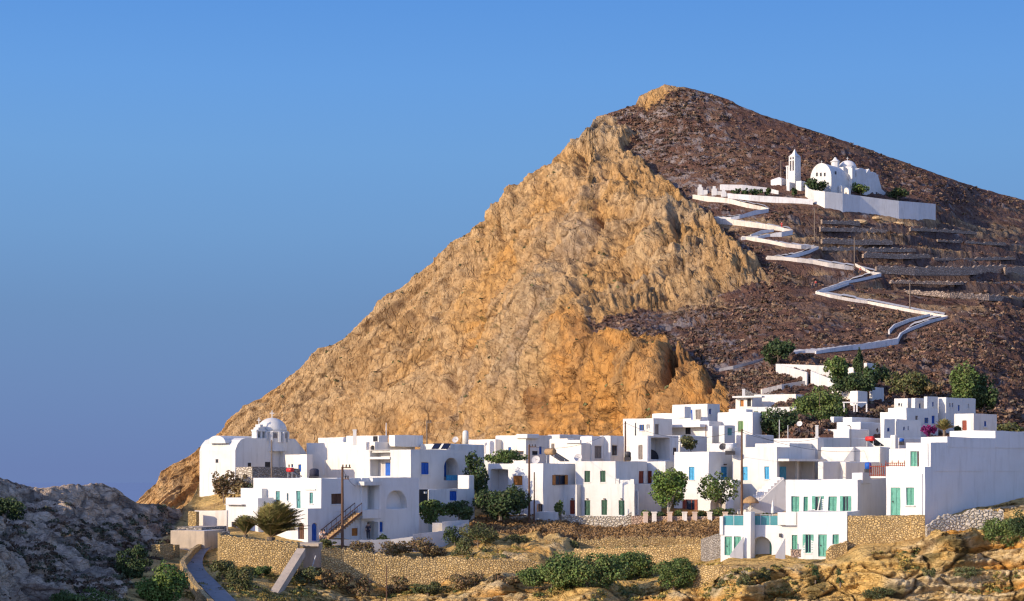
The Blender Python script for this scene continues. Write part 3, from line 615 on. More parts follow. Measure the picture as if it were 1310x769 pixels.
def wall_face(mb, c, d, n, Lm, z0, z1, ops, rid=0):
    def W(u, z, w=0.0): q = c + d * u + n * w; return (q[0], q[1], z)
    flip = np.cross((d[0], d[1], 0), (0, 0, 1.0)); flip = np.dot(flip[:2], n) < 0
    def Q(*p): mb.add(p[::-1] if flip else p, ((0, 1, 2, 3),)) if len(p) == 4 else mb.add(p[::-1] if flip else p, (tuple(range(len(p))),))
    ops = [o for o in ops if o[1] - o[0] > 0.08]
    for o in ops: o[2] = max(o[2], z0 + 0.02); o[3] = min(o[3], z1 - 0.05)
    us = sorted({0.0, Lm, *[o[0] for o in ops], *[o[1] for o in ops]}); zs = sorted({z0, z1, *[o[2] for o in ops], *[o[3] for o in ops]})
    for i in range(len(us) - 1):
        for j in range(len(zs) - 1):
            uc, zc = (us[i] + us[i + 1]) / 2, (zs[j] + zs[j + 1]) / 2
            if any(o[0] < uc < o[1] and o[2] < zc < o[3] for o in ops): continue
            Q(W(us[i], zs[j]), W(us[i + 1], zs[j]), W(us[i + 1], zs[j + 1]), W(us[i], zs[j + 1]))
    for o in ops:
        u0, u1, zb, zt, kind, ex = o; dep = {'o': 2.2, 'r': 1.0}.get(kind[0], 0.20)
        if ex and 'd' in ex: dep = ex['d']
        if kind[0] == 'A' or 'a' in kind[1:3]:
            rz = min((u1 - u0) / 2, (zt - zb) * 0.8); s_ = zt - rz; A = arc(u0, u1, s_, rz)
            h = len(A) // 2
            for k in range(h): Q(W(u0, zt), W(*A[k]), W(*A[k + 1])) if False else mb.add([W(u0, zt), W(*A[k]), W(*A[k + 1])][::(1 if flip else -1)], ((0, 1, 2),))
            for k in range(h, len(A) - 1): mb.add([W(u1, zt), W(*A[k]), W(*A[k + 1])][::(1 if flip else -1)], ((0, 1, 2),))
            path = [(u0, zb)] + A + [(u1, zb)]
        else: path = [(u0, zb), (u0, zt), (u1, zt), (u1, zb)]
        path = path + [path[0]]
        for k in range(len(path) - 1):
            a, b = path[k], path[k + 1]
            mb.add([W(a[0], a[1]), W(a[0], a[1], -dep), W(b[0], b[1], -dep), W(b[0], b[1])][::(1 if flip else -1)], ((0, 1, 2, 3),))
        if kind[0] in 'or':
            kk = mb.k; mb.k = 1 if 'y' in kind else 0  # grey second slot puts shade into the colour of recess backs
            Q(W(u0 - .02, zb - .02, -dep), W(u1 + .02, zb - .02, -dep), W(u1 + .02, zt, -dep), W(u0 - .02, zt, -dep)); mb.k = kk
COLNAMES = {'b': 'blue', 'l': 'light blue', 't': 'turquoise', 'g': 'dark green', 'm': 'teal', 'r': 'red brown', 'o': 'orange wooden', 'n': 'brown', 'y': 'grey', 'v': 'green', 'w': 'white', 'k': 'dark'}
def fill(parent, c, d, n, o, detail):
    """door or window set back in its opening"""
    u0, u1, zb, zt, kind, ex = o
    K = kind[0]
    if K in 'or': return
    arch = 'a' in kind[1:2]; cm = kind[-1]
    def box(mb, a0, a1, b0, b1, w0, w1):
        p = c + d * a0 + n * w0; mb.box((p[0], p[1], b0), (d[0] * (a1 - a0), d[1] * (a1 - a0), 0), (n[0] * (w1 - w0), n[1] * (w1 - w0), 0), (0, 0, b1 - b0))
    wd_, ht = u1 - u0, zt - zb
    c = c - n * .05
    e = 0.004
    if arch:
        rz = min(wd_ / 2, ht * 0.8); A = [(u0, zb)] + arc(u0, u1, zt - rz, rz) + [(u1, zb)]
        mb = MB(); q = [c + d * u + n * -0.13 for u, z in A]
        vs = [(q[i][0], q[i][1], A[i][1]) for i in range(len(A))]
        mb.add(vs, (tuple(range(len(vs))),)); 
        for k in (0.33, 0.66): box(mb, u0 + wd_ * k - .02, u0 + wd_ * k + .02, zb + .05, zt - rz, -0.13, -0.10)
        mb.build('door' if K == 'D' else 'window', cm, parent); return
    if K == 'D':
        mb = MB(); box(mb, u0 + e, u1 - e, zb + e, zt - e, -0.15, -0.11)
        if detail > 0:
            s = min(0.10, wd_ * 0.14)
            for a0, a1 in ((u0 + e, u0 + s), (u1 - s, u1 - e), ((u0 + u1) / 2 - s * .4, (u0 + u1) / 2 + s * .4)): box(mb, a0, a1, zb + e, zt - e, -0.11, -0.07)
            for f_ in (0.0, 0.42, 0.92): box(mb, u0 + s, u1 - s, zb + ht * f_ + e, zb + ht * f_ + s, -0.11, -0.08)
        dr = mb.build('door', cm, parent)
        if detail > 1:
            mb = MB(); box(mb, u1 - .22, u1 - .14, zb + ht * .46, zb + ht * .52, -0.07, -0.02); mb.build('handle', 'dark_metal', dr)
    elif K == 'S':      # closed louvred shutters
        mb = MB(); s = min(0.07, wd_ * 0.1); md = (u0 + u1) / 2
        box(mb, u0 + e, u1 - e, zb + e, zt - e, -0.15, -0.12)
        for a0, a1 in ((u0 + e, u0 + s), (md - s, md - .015), (md + .015, md + s), (u1 - s, u1 - e)): box(mb, a0, a1, zb + e, zt - e, -0.12, -0.07)
        if detail > 0:
            ns = 7 if detail > 1 else 4
            for k in range(ns + 1):
                z = zb + e + (ht - .06 - 2 * e) * k / ns
                for a0, a1 in ((u0 + s, md - s), (md + s, u1 - s)): box(mb, a0, a1, z, z + (.05 if k not in (0, ns) else .06), -0.12, -0.085)
        mb.build('shutter', cm, parent)
    if K in 'SWO' and detail > 0 and zb > -90:
        mb = MB(); box(mb, u0 - .08, u1 + .08, zb - .09, zb - .005, .052, .15); mb.build('window_sill', 'whitewash', parent)
    if K in 'WO':
        fr = MB(); s = min(0.09, wd_ * 0.13)
        md = (u0 + u1) / 2
        for a0, a1 in ((u0 + e, u0 + s), (md - s * .5, md + s * .5), (u1 - s, u1 - e)): box(fr, a0, a1, zb + e, zt - e, -0.15, -0.08)
        for b0, b1 in ((zb + e, zb + s), (zt - s, zt - e)): box(fr, u0 + s, u1 - s, b0, b1, -0.148, -0.082)
        w = fr.build('window', cm, parent)
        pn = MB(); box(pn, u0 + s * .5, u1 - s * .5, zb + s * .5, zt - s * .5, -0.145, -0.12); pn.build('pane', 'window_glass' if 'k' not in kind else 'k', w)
        if K == 'O':
            for side in (0, 1):
                mb = MB(); lw = wd_ * 0.5
                a0 = u0 - lw + .02 if side == 0 else u1 - .02
                box(mb, a0, a0 + lw, zb, zt, 0.025, 0.065)
                for k in range(8):
                    z = zb + .05 + (ht - .12) * k / 7; box(mb, a0 + .05, a0 + lw - .05, z, z + .05, 0.065, 0.085)
                mb.build('shutter', cm, w)
def soften(o):
    """weld the wall and round its plaster edges; hand-built walls are never dead straight"""
    bm = bmesh.new(); bm.from_mesh(o.data); bmesh.ops.remove_doubles(bm, verts=bm.verts, dist=.0008)
    for _ in range(3):
        lng = [e for e in bm.edges if e.calc_length() > 1.7]
        if not lng: break
        bmesh.ops.subdivide_edges(bm, edges=lng, cuts=1, use_grid_fill=True)
    co = np.array([v.co[:] for v in bm.verts]); sh = np.array(o.parent.location); q = (co + sh) * 0.45; d = np.c_[fbm(q, 2, 201), fbm(q + 17, 2, 203), fbm(q + 31, 2, 207)] * (.055, .055, .07)
    for v, w in zip(bm.verts, d): v.co += Vector(tuple(w))
    bmesh.ops.recalc_face_normals(bm, faces=bm.faces); bm.to_mesh(o.data); bm.free()
    m = o.modifiers.new('edge', 'BEVEL'); m.width = .12; m.segments = 2; m.limit_method = 'ANGLE'; m.angle_limit = R(50); m.use_clamp_overlap = True
    return o
def house(name, label, cat, blocks, mat='whitewash', group=None, detail=1, roofmat='roof_screed'):
    b0 = blocks[0]; e = tag(thing(name, label, cat, (b0.c[0], b0.c[1], b0.zb), group), kind='thing')
    W = MB(); Rf = MB(); ent = []
    for b in blocks:
        c = b.c; fl = c + b.l * b.Ll; fr = c + b.r * b.Lr; bk = fl + b.r * b.Lr
        wall_face(W, c, b.l, b.nL, b.Ll, b.z0, b.z1, b.oL); wall_face(W, c, b.r, b.nR, b.Lr, b.z0, b.z1, b.oR)
        V3 = lambda p, z: (p[0], p[1], z)
        W.quad(V3(fl, b.z1), V3(bk, b.z1), V3(bk, b.z0), V3(fl, b.z0)); W.quad(V3(bk, b.z1), V3(fr, b.z1), V3(fr, b.z0), V3(bk, b.z0))
        W.quad(V3(c, b.z0), V3(fl, b.z0), V3(bk, b.z0), V3(fr, b.z0))
        t_ = 0.26; t_ = min(t_, b.Ll * .3, b.Lr * .3)
        ins = lambda p, q_, s_: p + b.l * s_[0] * t_ + b.r * s_[1] * t_
        ci, fli, bki, fri = c + (b.l + b.r) * t_, fl + (-b.l + b.r) * t_, bk - (b.l + b.r) * t_, fr + (b.l - b.r) * t_
        zr = b.z1 - b.par
        O = [c, fl, bk, fr]; I = [ci, fli, bki, fri]
        for i in range(4):
            j = (i + 1) % 4
            W.quad(V3(O[j], b.z1), V3(O[i], b.z1), V3(I[i], b.z1), V3(I[j], b.z1)); W.quad(V3(I[j], b.z1), V3(I[i], b.z1), V3(I[i], zr), V3(I[j], zr))
        Rf.quad(*[V3(p, zr) for p in (ci, fri, bki, fli)])
        for o in b.oL: ent.append((c, b.l, b.nL, o))
        for o in b.oR: ent.append((c, b.r, b.nR, o))
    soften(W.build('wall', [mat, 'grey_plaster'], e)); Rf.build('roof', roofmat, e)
    for a in ent: fill(e, *a, detail)
    return e
def slab(parent, name, mat, b, side, u, w, z, px=True):
    """box fixed on a wall face: u span, w (outwards) span, z span; u in photo columns, z in photo rows"""
    d, n = (b.l, b.nL) if side == 'L' else (b.r, b.nR)
    if px:
        uu = sorted(b._len2(d, x) for x in u); m = b.c[1] + d[1] * sum(uu) / 2; zz = sorted((H - y) * m / F for y in z)
    else: uu, zz = u, z
    mb = MB(); p = b.c + d * uu[0] + n * w[0]
    mb.box((p[0], p[1], zz[0]), (d[0] * (uu[1] - uu[0]), d[1] * (uu[1] - uu[0]), 0), (n[0] * (w[1] - w[0]), n[1] * (w[1] - w[0]), 0), (0, 0, zz[1] - zz[0]))
    return mb.build(name, mat, parent)
def lit_box(px0, px1, py0, py1, Y, dep=1.0): pass
B = Block
# ================================================================== the village, house by house
def chimney(parent, px, y0, y1, Y, wpx=4.5, cap=True, mat='whitewash'):
    p = P(px, y1, Y); h = (y1 - y0) * Y / F; w = wpx * Y / F
    mb = MB(); mb.box((p[0] - w / 2, Y, p[2] - .4), (w, 0, 0), (0, w, 0), (0, 0, h + .4 - (.15 if cap else 0)))
    if cap:
        z = p[2] + h - .15
        mb.box((p[0] - w * .62, Y - w * .12, z), (w * 1.24, 0, 0), (0, w * 1.24, 0), (0, 0, .15))
    return mb.build('chimney', mat, parent)
# 1 the house with the palms
a = B((290, 394, 470), (651, 692), 176, 40, L=[(381, 389, 669, 690, 'Aan'), (340, 349, 678, 690, 'Aab'), (318, 330, 678, 690, 'Dm'), (302, 307, 668, 690, 'Dm')], Rr=[(399, 406, 669.5, 692, 'Dab'), (450, 458, 676, 686, 'Do')])
b = B((324, 411, 470), (612, 651), 176, 40, on=(a, 'R'), ext=.3, L=[(330.5, 336, 629.5, 644, 'Dm'), (352.5, 357.7, 629, 645, 'Dm'), (366.8, 369, 631.5, 641, 'Wm'), (379, 384.6, 628.5, 650.6, 'Dm'), (395.8, 400.2, 630.6, 644.5, 'Sm')], Rr=[(424, 440, 631.5, 645, 'Sn')])
c_ = B((289, 330, 350), (637.5, 692), 179.5, 40, L=[(296, 302, 668, 688, 'Wk')]); d_ = B((308, 335, 350), (625, 640), 182, 40)
h = house('village_house', 'two storey white house behind the two palms, teal doors upstairs and an arched blue door', 'house', [a, b, c_, d_], 'fresh_whitewash', detail=2)
slab(h, 'lintel', 'whitewash', b, 'L', (391, 404), (.0, .10), (627, 625.6)); slab(h, 'awning', 'grey_plaster', c_, 'L', (292, 314), (0, .5), (646, 645))
HOUSE1 = (a, b)
# 2 the house with the big arched veranda
e = B((455, 462.5, 536), (611.5, 692), 181.5, 40, Rr=[(464, 479.3, 621.5, 651.5, 'oy', {'d': 1.9}), (494, 520.5, 627.5, 651, 'Aoy', {'d': 2.0}), (466, 479, 667, 691, 'oy', {'d': 1.5}), (486, 490.2, 668, 680.5, 'Db')])
e.oR[1][4] = 'oa'
h = house('village_house', 'white house with one large arched veranda upstairs beside the outside stairs', 'house', [e], 'fresh_whitewash', detail=2)
slab(h, 'canopy', 'whitewash', e, 'R', (458, 481), (.02, .9), (621, 616)); slab(h, 'canopy', 'whitewash', e, 'R', (472, 482), (.02, .55), (616, 611.8)); slab(h, 'balcony_slab', 'whitewash', e, 'R', (456, 479.5), (.02, .9), (663, 652))
slab(h, 'pillar', 'fresh_whitewash', e, 'R', (478.2, 480.4), (.02, .85), (651.5, 621)); slab(h, 'pillar', 'fresh_whitewash', e, 'R', (477.8, 479.6), (.02, .7), (691, 667.5)); slab(h, 'door', 'b', e, 'R', (466.3, 471.5), (-1.48, -1.4), (690, 670)); slab(h, 'door', 'n', e, 'R', (464.6, 467), (-1.85, -1.8), (651, 628)); slab(h, 'drain_pipe', 'pale_metal', e, 'R', (485.6, 486.2), (.02, .08), (664, 612))  # lower pillar is added to catch sun as the lit jamb of the door
# outside stair between both
def stair(label, x0, y0, x1, y1, Y0, Y1, wdt, steps, mat_s, mat_r, rail=True, ndir=(-.5, -.86)):
    p0, p1 = P(x0, y0, Y0), P(x1, y1, Y1); s = thing('outside_stair', label, 'stairs', p0)
    n = np.array((*ndir, 0)); mb = MB(); d = (p1 - p0) / steps
    for k in range(steps):
        q = p0 + d * k; mb.box(q + (0, 0, -.12), (d[0] * 1.15, d[1] * 1.15, 0), n * wdt, (0, 0, .12 + d[2]))
    mb.build('flight', mat_s, s)
    if rail:
        mb = MB()
        for off in (0.0, 1.0):
            mb.tube([p0 + n * wdt * off + (0, 0, 1.0), p1 + n * wdt * off + (0, 0, 1.0)], .045, 6); mb.tube([p0 + n * wdt * off + (0, 0, .05), p1 + n * wdt * off + (0, 0, .05)], .09, 6)
            for k in range(steps // 2 + 1): q = p0 + d * k * 2 + n * wdt * off; mb.tube([q, q + (0, 0, 1.0)], .025, 5)
        mb.build('railing', mat_r, s)
    return s
stair('brown metal outside stair climbing the shaded white wall between two houses', 412, 690, 454, 656, 177.0, 180.2, 1.0, 14, 'tan_wood', 'n', True, (.77, -.64))
# 3 house with blue door recess and corner arch
a = B((456, 525.5, 599), (575, 668), 199, 40, L=[(473.5, 499, 576.5, 609, 'oy', {'d': 1.4})], Rr=[(539.5, 549, 592, 607, 'Sb'), (568, 587, 586, 614.5, 'oay', {'d': 1.6})])
c2 = B((520, 548, 607), (626, 664), 193, 40, Rr=[(576, 585, 628.5, 640.5, 'Sb')]); c3 = B((585, 600, 607), (608, 640), 199.6, 40)
h = house('village_house', 'white house with a blue door in a recess and an arched corner loggia', 'house', [a, c2, c3])
slab(h, 'door', 'b', a, 'L', (483, 492), (-1.38, -1.3), (608.5, 592)); slab(h, 'lintel', 'old_plaster', a, 'L', (474, 500), (-1.3, .2), (587.5, 584.5)); slab(h, 'door', 'b', a, 'R', (576, 583), (-1.58, -1.5), (610, 590)); slab(h, 'railing', 'l', a, 'R', (573, 587), (-.3, -.22), (614.5, 608))
slab(h, 'door', 'k', c2, 'R', (536, 547), (.0, .05), (656, 626)); slab(h, 'wall_lamp', 'canvas', c2, 'R', (541, 543.5), (.05, .3), (631.5, 629))
# 4 the tall cream wall behind
a = B((392, 479.5, 531), (565.5, 614), 213, 40, L=[(474, 480, 570, 576, 'Dak')]); b = B((443, 484.5, 496), (557, 566), 216, 40, ext=.5, L=[(477, 483, 557.8, 565, 'Wk')]); c4 = B((497, 505, 541), (556.5, 566), 214, 40, ext=.5)
d = B((407, 440, 450), (559.5, 566), 222, 40, ext=.5)
h = house('village_house', 'long cream plastered house with an unbroken sunlit wall, tallest roofline behind the palms', 'house', [a, b, c4, d], 'cream_plaster')
chimney(h, 453.6, 549.5, 565.5, 212.5, 4.2); slab(h, 'wall_streak', 'old_plaster', a, 'L', (413.5, 416), (.0, .12), (608, 588)); 
a = B((365, 392.5, 400), (581.5, 612), 211.5, 40, L=[(372.5, 375, 593.5, 598, 'Wb'), (381.5, 385.5, 594, 603.5, 'Db'), (368.8, 370.6, 594, 598, 'Wk')])
house('village_house', 'small white house with a blue door between the domed church and the cream wall', 'house', [a], 'cream_plaster')
a = B((537, 575.5, 587), (567.5, 590), 214, 40); b = B((552, 575.8, 620), (568, 600), 217, 40)
house('roof_house', 'low white flat house with solar panels on its roof', 'house', [a, b])
a = B((598, 634, 650), (562, 592), 240, 40); h = house('village_house', 'low whitewashed house with a fat round-topped chimney under the cliff', 'house', [a], 'cream_plaster')
mb = MB(); p = P(595.5, 566, 238); mb.lathe(p, [(.42, -.5), (.42, 1.25), (.34, 1.5), (.16, 1.62)], 14); mb.build('chimney', 'whitewash', h, True)
a = B((605, 645, 652), (580, 600), 226, 40); house('village_house', 'low shaded white block above the vine pergola', 'house', [a])
a = B((634, 673, 706), (556.5, 592), 238, 42, L=[(650.3, 654, 572, 580, 'Db'), (658, 670, 577.5, 582, 'Wn')], Rr=[(689.6, 693.2, 571, 581, 'Db'), (681, 688, 577, 582, 'Wk')]); b = B((660, 674.5, 690), (555, 558), 237.4, 42, ext=.3)
house('village_house', 'white block with small blue door, sunlit left and blue-shaded right, under the cliff', 'house', [a, b])
a = B((700, 716, 760), (556, 580), 246, 42); house('village_house', 'long low house behind the cream one, mostly shaded', 'house', [a])
a = B((703, 726.3, 735), (561, 596), 231, 38, L=[(705, 709, 568, 580, 'Sy')]); b = B((724, 743.5, 757), (567, 596), 228, 38, Rr=[])
h = house('village_house', 'cream stepped house with grey shuttered window below the orange cliff', 'house', [a, b], 'cream_plaster'); slab(h, 'cornice', 'cream_plaster', b, 'L', (725, 744), (.0, .35), (567, 563))
a = B((742, 757, 778.5), (558.5, 596), 229.5, 40, Rr=[(761, 770, 571, 586.5, 'Sy')]); b = B((766, 779, 798), (557.5, 596), 231, 40, Rr=[(783, 790, 570, 582.5, 'Wn')])
h = house('village_house', 'grey-white plain house with two dark windows in its shaded wall', 'house', [a, b], 'old_plaster'); slab(h, 'downpipe', 'old_plaster', b, 'R', (778.6, 780.4), (.02, .3), (590, 558))
# 9 with the low dark arch
a = B((806, 829.5, 868), (557, 596), 226, 40, L=[(816.5, 821.5, 570, 588, 'Dy')], Rr=[(832.5, 857, 560, 588, 'oy', {'d': 2.2}), (861.5, 866, 573, 582, 'Wn')]); b = B((818, 829.6, 870), (556, 558.6), 225.6, 40, ext=.2)
h = house('village_house', 'squat house with a wide dark arched loggia and a lit square pillar', 'house', [a], 'old_plaster')
mb = MB(); q0 = a.c + a.r * (a.oR[0][0] + .1) - a.nR * 1.6; z = a.oR[0][2]; Lh = a.oR[0][1] - a.oR[0][0] - .4
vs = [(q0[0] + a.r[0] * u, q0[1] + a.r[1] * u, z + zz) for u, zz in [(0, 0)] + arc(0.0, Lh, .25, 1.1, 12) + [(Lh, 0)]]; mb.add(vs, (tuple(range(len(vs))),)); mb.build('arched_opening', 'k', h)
# 10 the house with three green doors
a = B((736.5, 787.3, 828), (590, 619.5), 206, 32, ext=.4, L=[(747.6, 755, 602.6, 617, 'Sg'), (767.6, 774.6, 602.6, 617, 'Sg')], Rr=[(817, 824, 602.5, 619, 'Dr')])
l = B((736.5, 811.6, 846), (619.3, 659), 206, 32, on=(a, 'L'), par=.02, L=[(747.6, 755, 640, 659, 'Dg'), (769.6, 777, 640, 659, 'Dg'), (791.5, 799, 640, 659, 'Dg')])
r2 = B((827.5, 851.5, 862), (590.5, 659), 212, 32, L=[(828.4, 834, 602.5, 619, 'Sr')]); w2 = B((721, 738, 746), (620, 659), 207.5, 32, L=[(728.6, 735.2, 640, 657.5, 'Dr')])
h = house('village_house', 'white house with three dark green doors in a row and two green shutters above', 'house', [a, l, r2, w2], detail=2)
# parapet of the balcony with a gap
slab(h, 'parapet', 'whitewash', l, 'L', (788, 792), (-.3, .0), (620, 612.5)); 
slab(h, 'parapet', 'whitewash', l, 'L', (806.5, 811), (-.3, .0), (620, 613)); slab(h, 'railing', 'pale_metal', l, 'L', (792, 806.5), (-.2, -.12), (620, 614)); slab(h, 'downpipe', 'whitewash', l, 'R', (814.5, 816.5), (.02, .25), (659, 628))
for xx in (728.6, 747.6, 769.6, 791.5): slab(h, 'door_lamp', 'n', l if xx > 740 else w2, 'L', (xx + 3, xx + 5), (.02, .2), (639, 637.6))
# 11 the house with orange shutters
a = B((624.5, 694.8, 736), (593, 659), 205, 36, L=[(627.5, 650, 600.5, 628, 'oy', {'d': 1.7}), (656, 667.8, 609, 620.8, 'So')], Rr=[(709, 725, 607.8, 620.4, 'Wn'), (684, 689, 646, 656, 'Wn')])
h = house('village_house', 'white house with bright orange shutters and a recessed porch behind the dark tree', 'house', [a], 'fresh_whitewash', detail=2)
slab(h, 'door', 'b', a, 'L', (642.3, 646.5), (-1.68, -1.6), (624, 609.5)); slab(h, 'door', 'n', a, 'L', (646.7, 650), (-1.68, -1.58), (624, 609.5)); slab(h, 'shutter', 'o', a, 'R', (706.5, 710), (.02, .08), (620.4, 607.8)); slab(h, 'shutter', 'o', a, 'R', (722.5, 725.8), (.02, .08), (620.4, 607.8))
p_ = B((680, 722, 760), (655, 662), 200.5, 30, ext=1.5, par=.02); 
house('low_wall', 'low white boundary wall at the foot of the blue-shaded house', 'wall', [B((683, 713, 724), (655.5, 661), 200.5, 20, ext=1.5, par=.02)])
# 12 the middle house behind the two trees
a = B((862.5, 906.5, 944), (578, 614.5), 208.5, 36, ext=.4, L=[(881.3, 888.2, 597.3, 614, 'Sl')], Rr=[(922.6, 930.8, 597, 614.3, 'Dl')])
l = B((862.5, 938, 950), (614.2, 657), 206, 36, on=(a, 'L'), par=.02, L=[(877, 891, 639, 652.5, 'Wr'), (908.5, 928, 635, 656.5, 'oay', {'d': 1.6})])
h = house('village_house', 'white house with light blue shutters and a ground floor arch behind the bright green tree', 'house', [a, l], 'fresh_whitewash', detail=2)
slab(h, 'shutter', 'r', l, 'L', (873.5, 877.5), (.02, .08), (652.5, 639)); slab(h, 'shutter', 'r', l, 'L', (889, 892.5), (.02, .08), (652.5, 639)); slab(h, 'wall_lamp', 'n', a, 'R', (925.5, 928), (.02, .2), (595, 593.5))
# 13 the house with the white canopy and stair
a = B((937, 994, 1043), (572, 655), 207, 38, L=[(950, 956.5, 597, 614.5, 'Dl'), (978, 984.2, 597, 613, 'Sl')], Rr=[(997, 1040, 589, 616, 'oy', {'d': 1.5})])
b = B((990, 1046.5, 1054), (560.5, 590), 218, 38)
c5 = B((966, 1010, 1046), (567, 575), 214, 38, ext=.4)
h = house('village_house', 'white house with a flat canopy over a recessed terrace and light blue shutters', 'house', [a, b, c5], detail=2)
slab(h, 'canopy', 'whitewash', a, 'R', (995, 1062), (.0, 1.5), (590.3, 587.3)); slab(h, 'door', 'l', a, 'R', (1011.5, 1019), (-1.48, -1.4), (613, 597)); slab(h, 'pillar', 'whitewash', a, 'R', (1019.5, 1021), (-.2, .05), (616, 590))
slab(h, 'pillar', 'cream_plaster', a, 'R', (1041, 1046), (.9, 1.3), (615, 590)); chimney(h, 1045.5, 558.5, 590, 219, 5, False); chimney(h, 1045.3, 544, 562, 224, 3.2)
# its stair: solid white flank
mb = MB(); k0, k1 = P(940, 655, 204.5), P(1003, 613, 206.5); 
st = thing('outside_stair', 'solid white masonry stair rising to the right beside the wooden pole', 'stairs', P(970, 655, 205))
A0, A1, A2 = P(955, 657, 201.5), P(1003, 612, 203.5), P(1012, 657, 203.5)
vs = [A0, A2, A1]; back = [v + np.array((-.9, 1.6, 0)) for v in vs]
mb.add(vs + back, ((0, 1, 2), (5, 4, 3), (0, 2, 5, 3), (2, 1, 4, 5), (0, 3, 4, 1))); mb.build('flank', 'whitewash', st)
mb = MB(); dv = (A1 - A0) / 12
for k in range(12):
    q = A0 + dv * k + np.array((-.05, .1, 0)); mb.box(q + (0, 0, -.1), (dv[0], dv[1], 0), (-.8, 1.4, 0), (0, 0, dv[2] + .22))
mb.build('flight', 'old_plaster', st)
# 14 long row behind the turquoise house
a = B((1043, 1046.8, 1113), (559.5, 580), 226, 42, par=.4); house('village_house', 'long shaded parapet wall of a flat roofed house with a red roof edge behind', 'house', [a], 'whitewash')
a = B((1050, 1126.5, 1139), (571.5, 620), 211, 22); house('village_house', 'sunlit long house with a masonry stair on its front, red water tank above', 'house', [a], 'cream_plaster')
a = B((1137, 1160, 1175), (573.5, 620), 205, 30); house('village_house', 'narrow cream house wall just left of the tall green shutter', 'house', [a], 'cream_plaster')
a = B((1046, 1053, 1098), (590.5, 625), 205, 48); b = B((1060, 1082, 1126), (591, 625), 206.5, 48)
house('village_house', 'low blue-shaded wall and terrace above the turquoise shutters', 'house', [a, b])
st = thing('outside_stair', 'short masonry stair climbing the sunlit cream wall', 'stairs', P(1090, 590, 214))
mb = MB(); A0, A1 = P(1081, 590, 212.0), P(1094, 572, 212.3); A2 = P(1094, 590, 212.3); n_ = np.array((-.35, -.93, 0)) * 1.1
mb.add([A0, A2, A1, A0 + n_, A2 + n_, A1 + n_], ((2, 1, 0), (3, 4, 5), (0, 1, 4, 3), (1, 2, 5, 4), (2, 0, 3, 5))); mb.build('flight', 'whitewash', st)
# 15 the turquoise shutter house
up = B((1005, 1096.7, 1134), (614, 656), 156, 24, L=[(1012, 1022.5, 634.7, 655.2, 'St'), (1027.8, 1033.4, 634.7, 655.2, 'St'), (1042.5, 1050.5, 634.7, 654.5, 'Ot'), (1059.4, 1070.4, 634.7, 655, 'St'), (1078, 1085.5, 634.7, 654.5, 'Ot')], par=.35)
lo = B((1020.3, 1083.6, 1100), (655.2, 713), 150.5, 24, par=.06, L=[(1030.2, 1037.6, 683.7, 707.5, 'Ot'), (1046.8, 1057.8, 683.7, 712, 'Dt'), (1065, 1073, 683.7, 696, 'St')])
wg = B((958, 1020.6, 1026), (672.5, 714), 153, 24, par=.06, L=[(961.7, 987.2, 686.5, 714, 'oay', {'d': 1.6}), (1012.8, 1020.2, 684, 705, 'St')])
wl = B((922, 951.5, 956), (672.5, 712), 154.5, 24, par=.06, L=[(927, 936.6, 686.5, 711, 'Dt'), (939, 948, 686.5, 711, 'Dt')])
pl = B((951, 960.5, 966), (655, 714), 153.2, 24, par=.02)
cr2 = B((1005, 1020, 1030), (611.5, 615), 157, 24, ext=.2, par=.02); stp = B((1090, 1103.5, 1115), (605, 616), 157.5, 24, ext=.2, par=.02)
h = house('village_house', 'white terraced house with turquoise shutters, arched doorway and glass balcony railing', 'house', [up, lo, wg, wl, pl, stp], 'fresh_whitewash', detail=2)
slab(h, 'balcony_wall', 'fresh_whitewash', wg, 'L', (997, 1020.8), (-.05, .55), (671.5, 655.3)); slab(h, 'balcony_wall', 'fresh_whitewash', wl, 'L', (921.5, 925.5), (-.05, .2), (684, 660.5))
for x0, x1, b_ in ((925.8, 951, wl), (960.8, 996.6, wg)):
    g = slab(h, 'glass_railing', 'railing_glass', b_, 'L', (x0, x1), (-.12, -.09), (672.6, 660)); mb = MB()
    npost = max(2, int((x1 - x0) / 11)); 
    for k in range(npost + 1):
        x = x0 + (x1 - x0) * k / npost; u = b_._len2(b_.l, x); q = b_.c + b_.l * u + b_.nL * -.105; zb = b_.z1; mb.tube([(q[0], q[1], zb), (q[0], q[1], zb + .95)], .035, 6)
    u0, u1 = b_._len2(b_.l, x0), b_._len2(b_.l, x1); q0, q1 = b_.c + b_.l * u0 + b_.nL * -.105, b_.c + b_.l * u1 + b_.nL * -.105; mb.tube([(q0[0], q0[1], b_.z1 + .9), (q1[0], q1[1], b_.z1 + .9)], .03, 6)
    mb.build('rail_post', 'pale_metal', g)
slab(h, 'door', 't', wg, 'L', (979, 987), (-1.5, -1.42), (714, 691))
for (xa, ya, xb, yb, Yq) in ((934, 713, 950.5, 687, 152.8), (992, 714, 1004, 689, 151.0)):      # slanting stair parapets
    p0, p1 = P(xa, ya, Yq), P(xb, yb, Yq + .3); hh = 1.0; n_ = np.array((.35, .94, 0)) * .22; mb = MB()
    q = [p0, P(xb, ya + 2, Yq + .3), p1, p0 + (0, 0, .25)]; mb.add(q + [v + n_ for v in q], ((0, 1, 2, 3), (7, 6, 5, 4), (3, 2, 6, 7), (0, 3, 7, 4), (1, 0, 4, 5), (2, 1, 5, 6))); mb.build('stair_parapet', 'fresh_whitewash', h)
slab(h, 'wall_lamp', 'dark_metal', wg, 'L', (997.5, 1000), (.02, .25), (687, 682.5))
mb = MB()
u = up._len2(up.l, 1048.5); q = up.c + up.l * u; mb.tube([(q[0] - .25, q[1] - .45, (H - 655) * 155 / F), (q[0] + .05, q[1] - .12, (H - 636) * 156.5 / F)], .06, 6); o = mb.build('timber_plank', 'canvas', None); tag(o, 'pale plank leaning against a half-open turquoise shutter', 'plank')
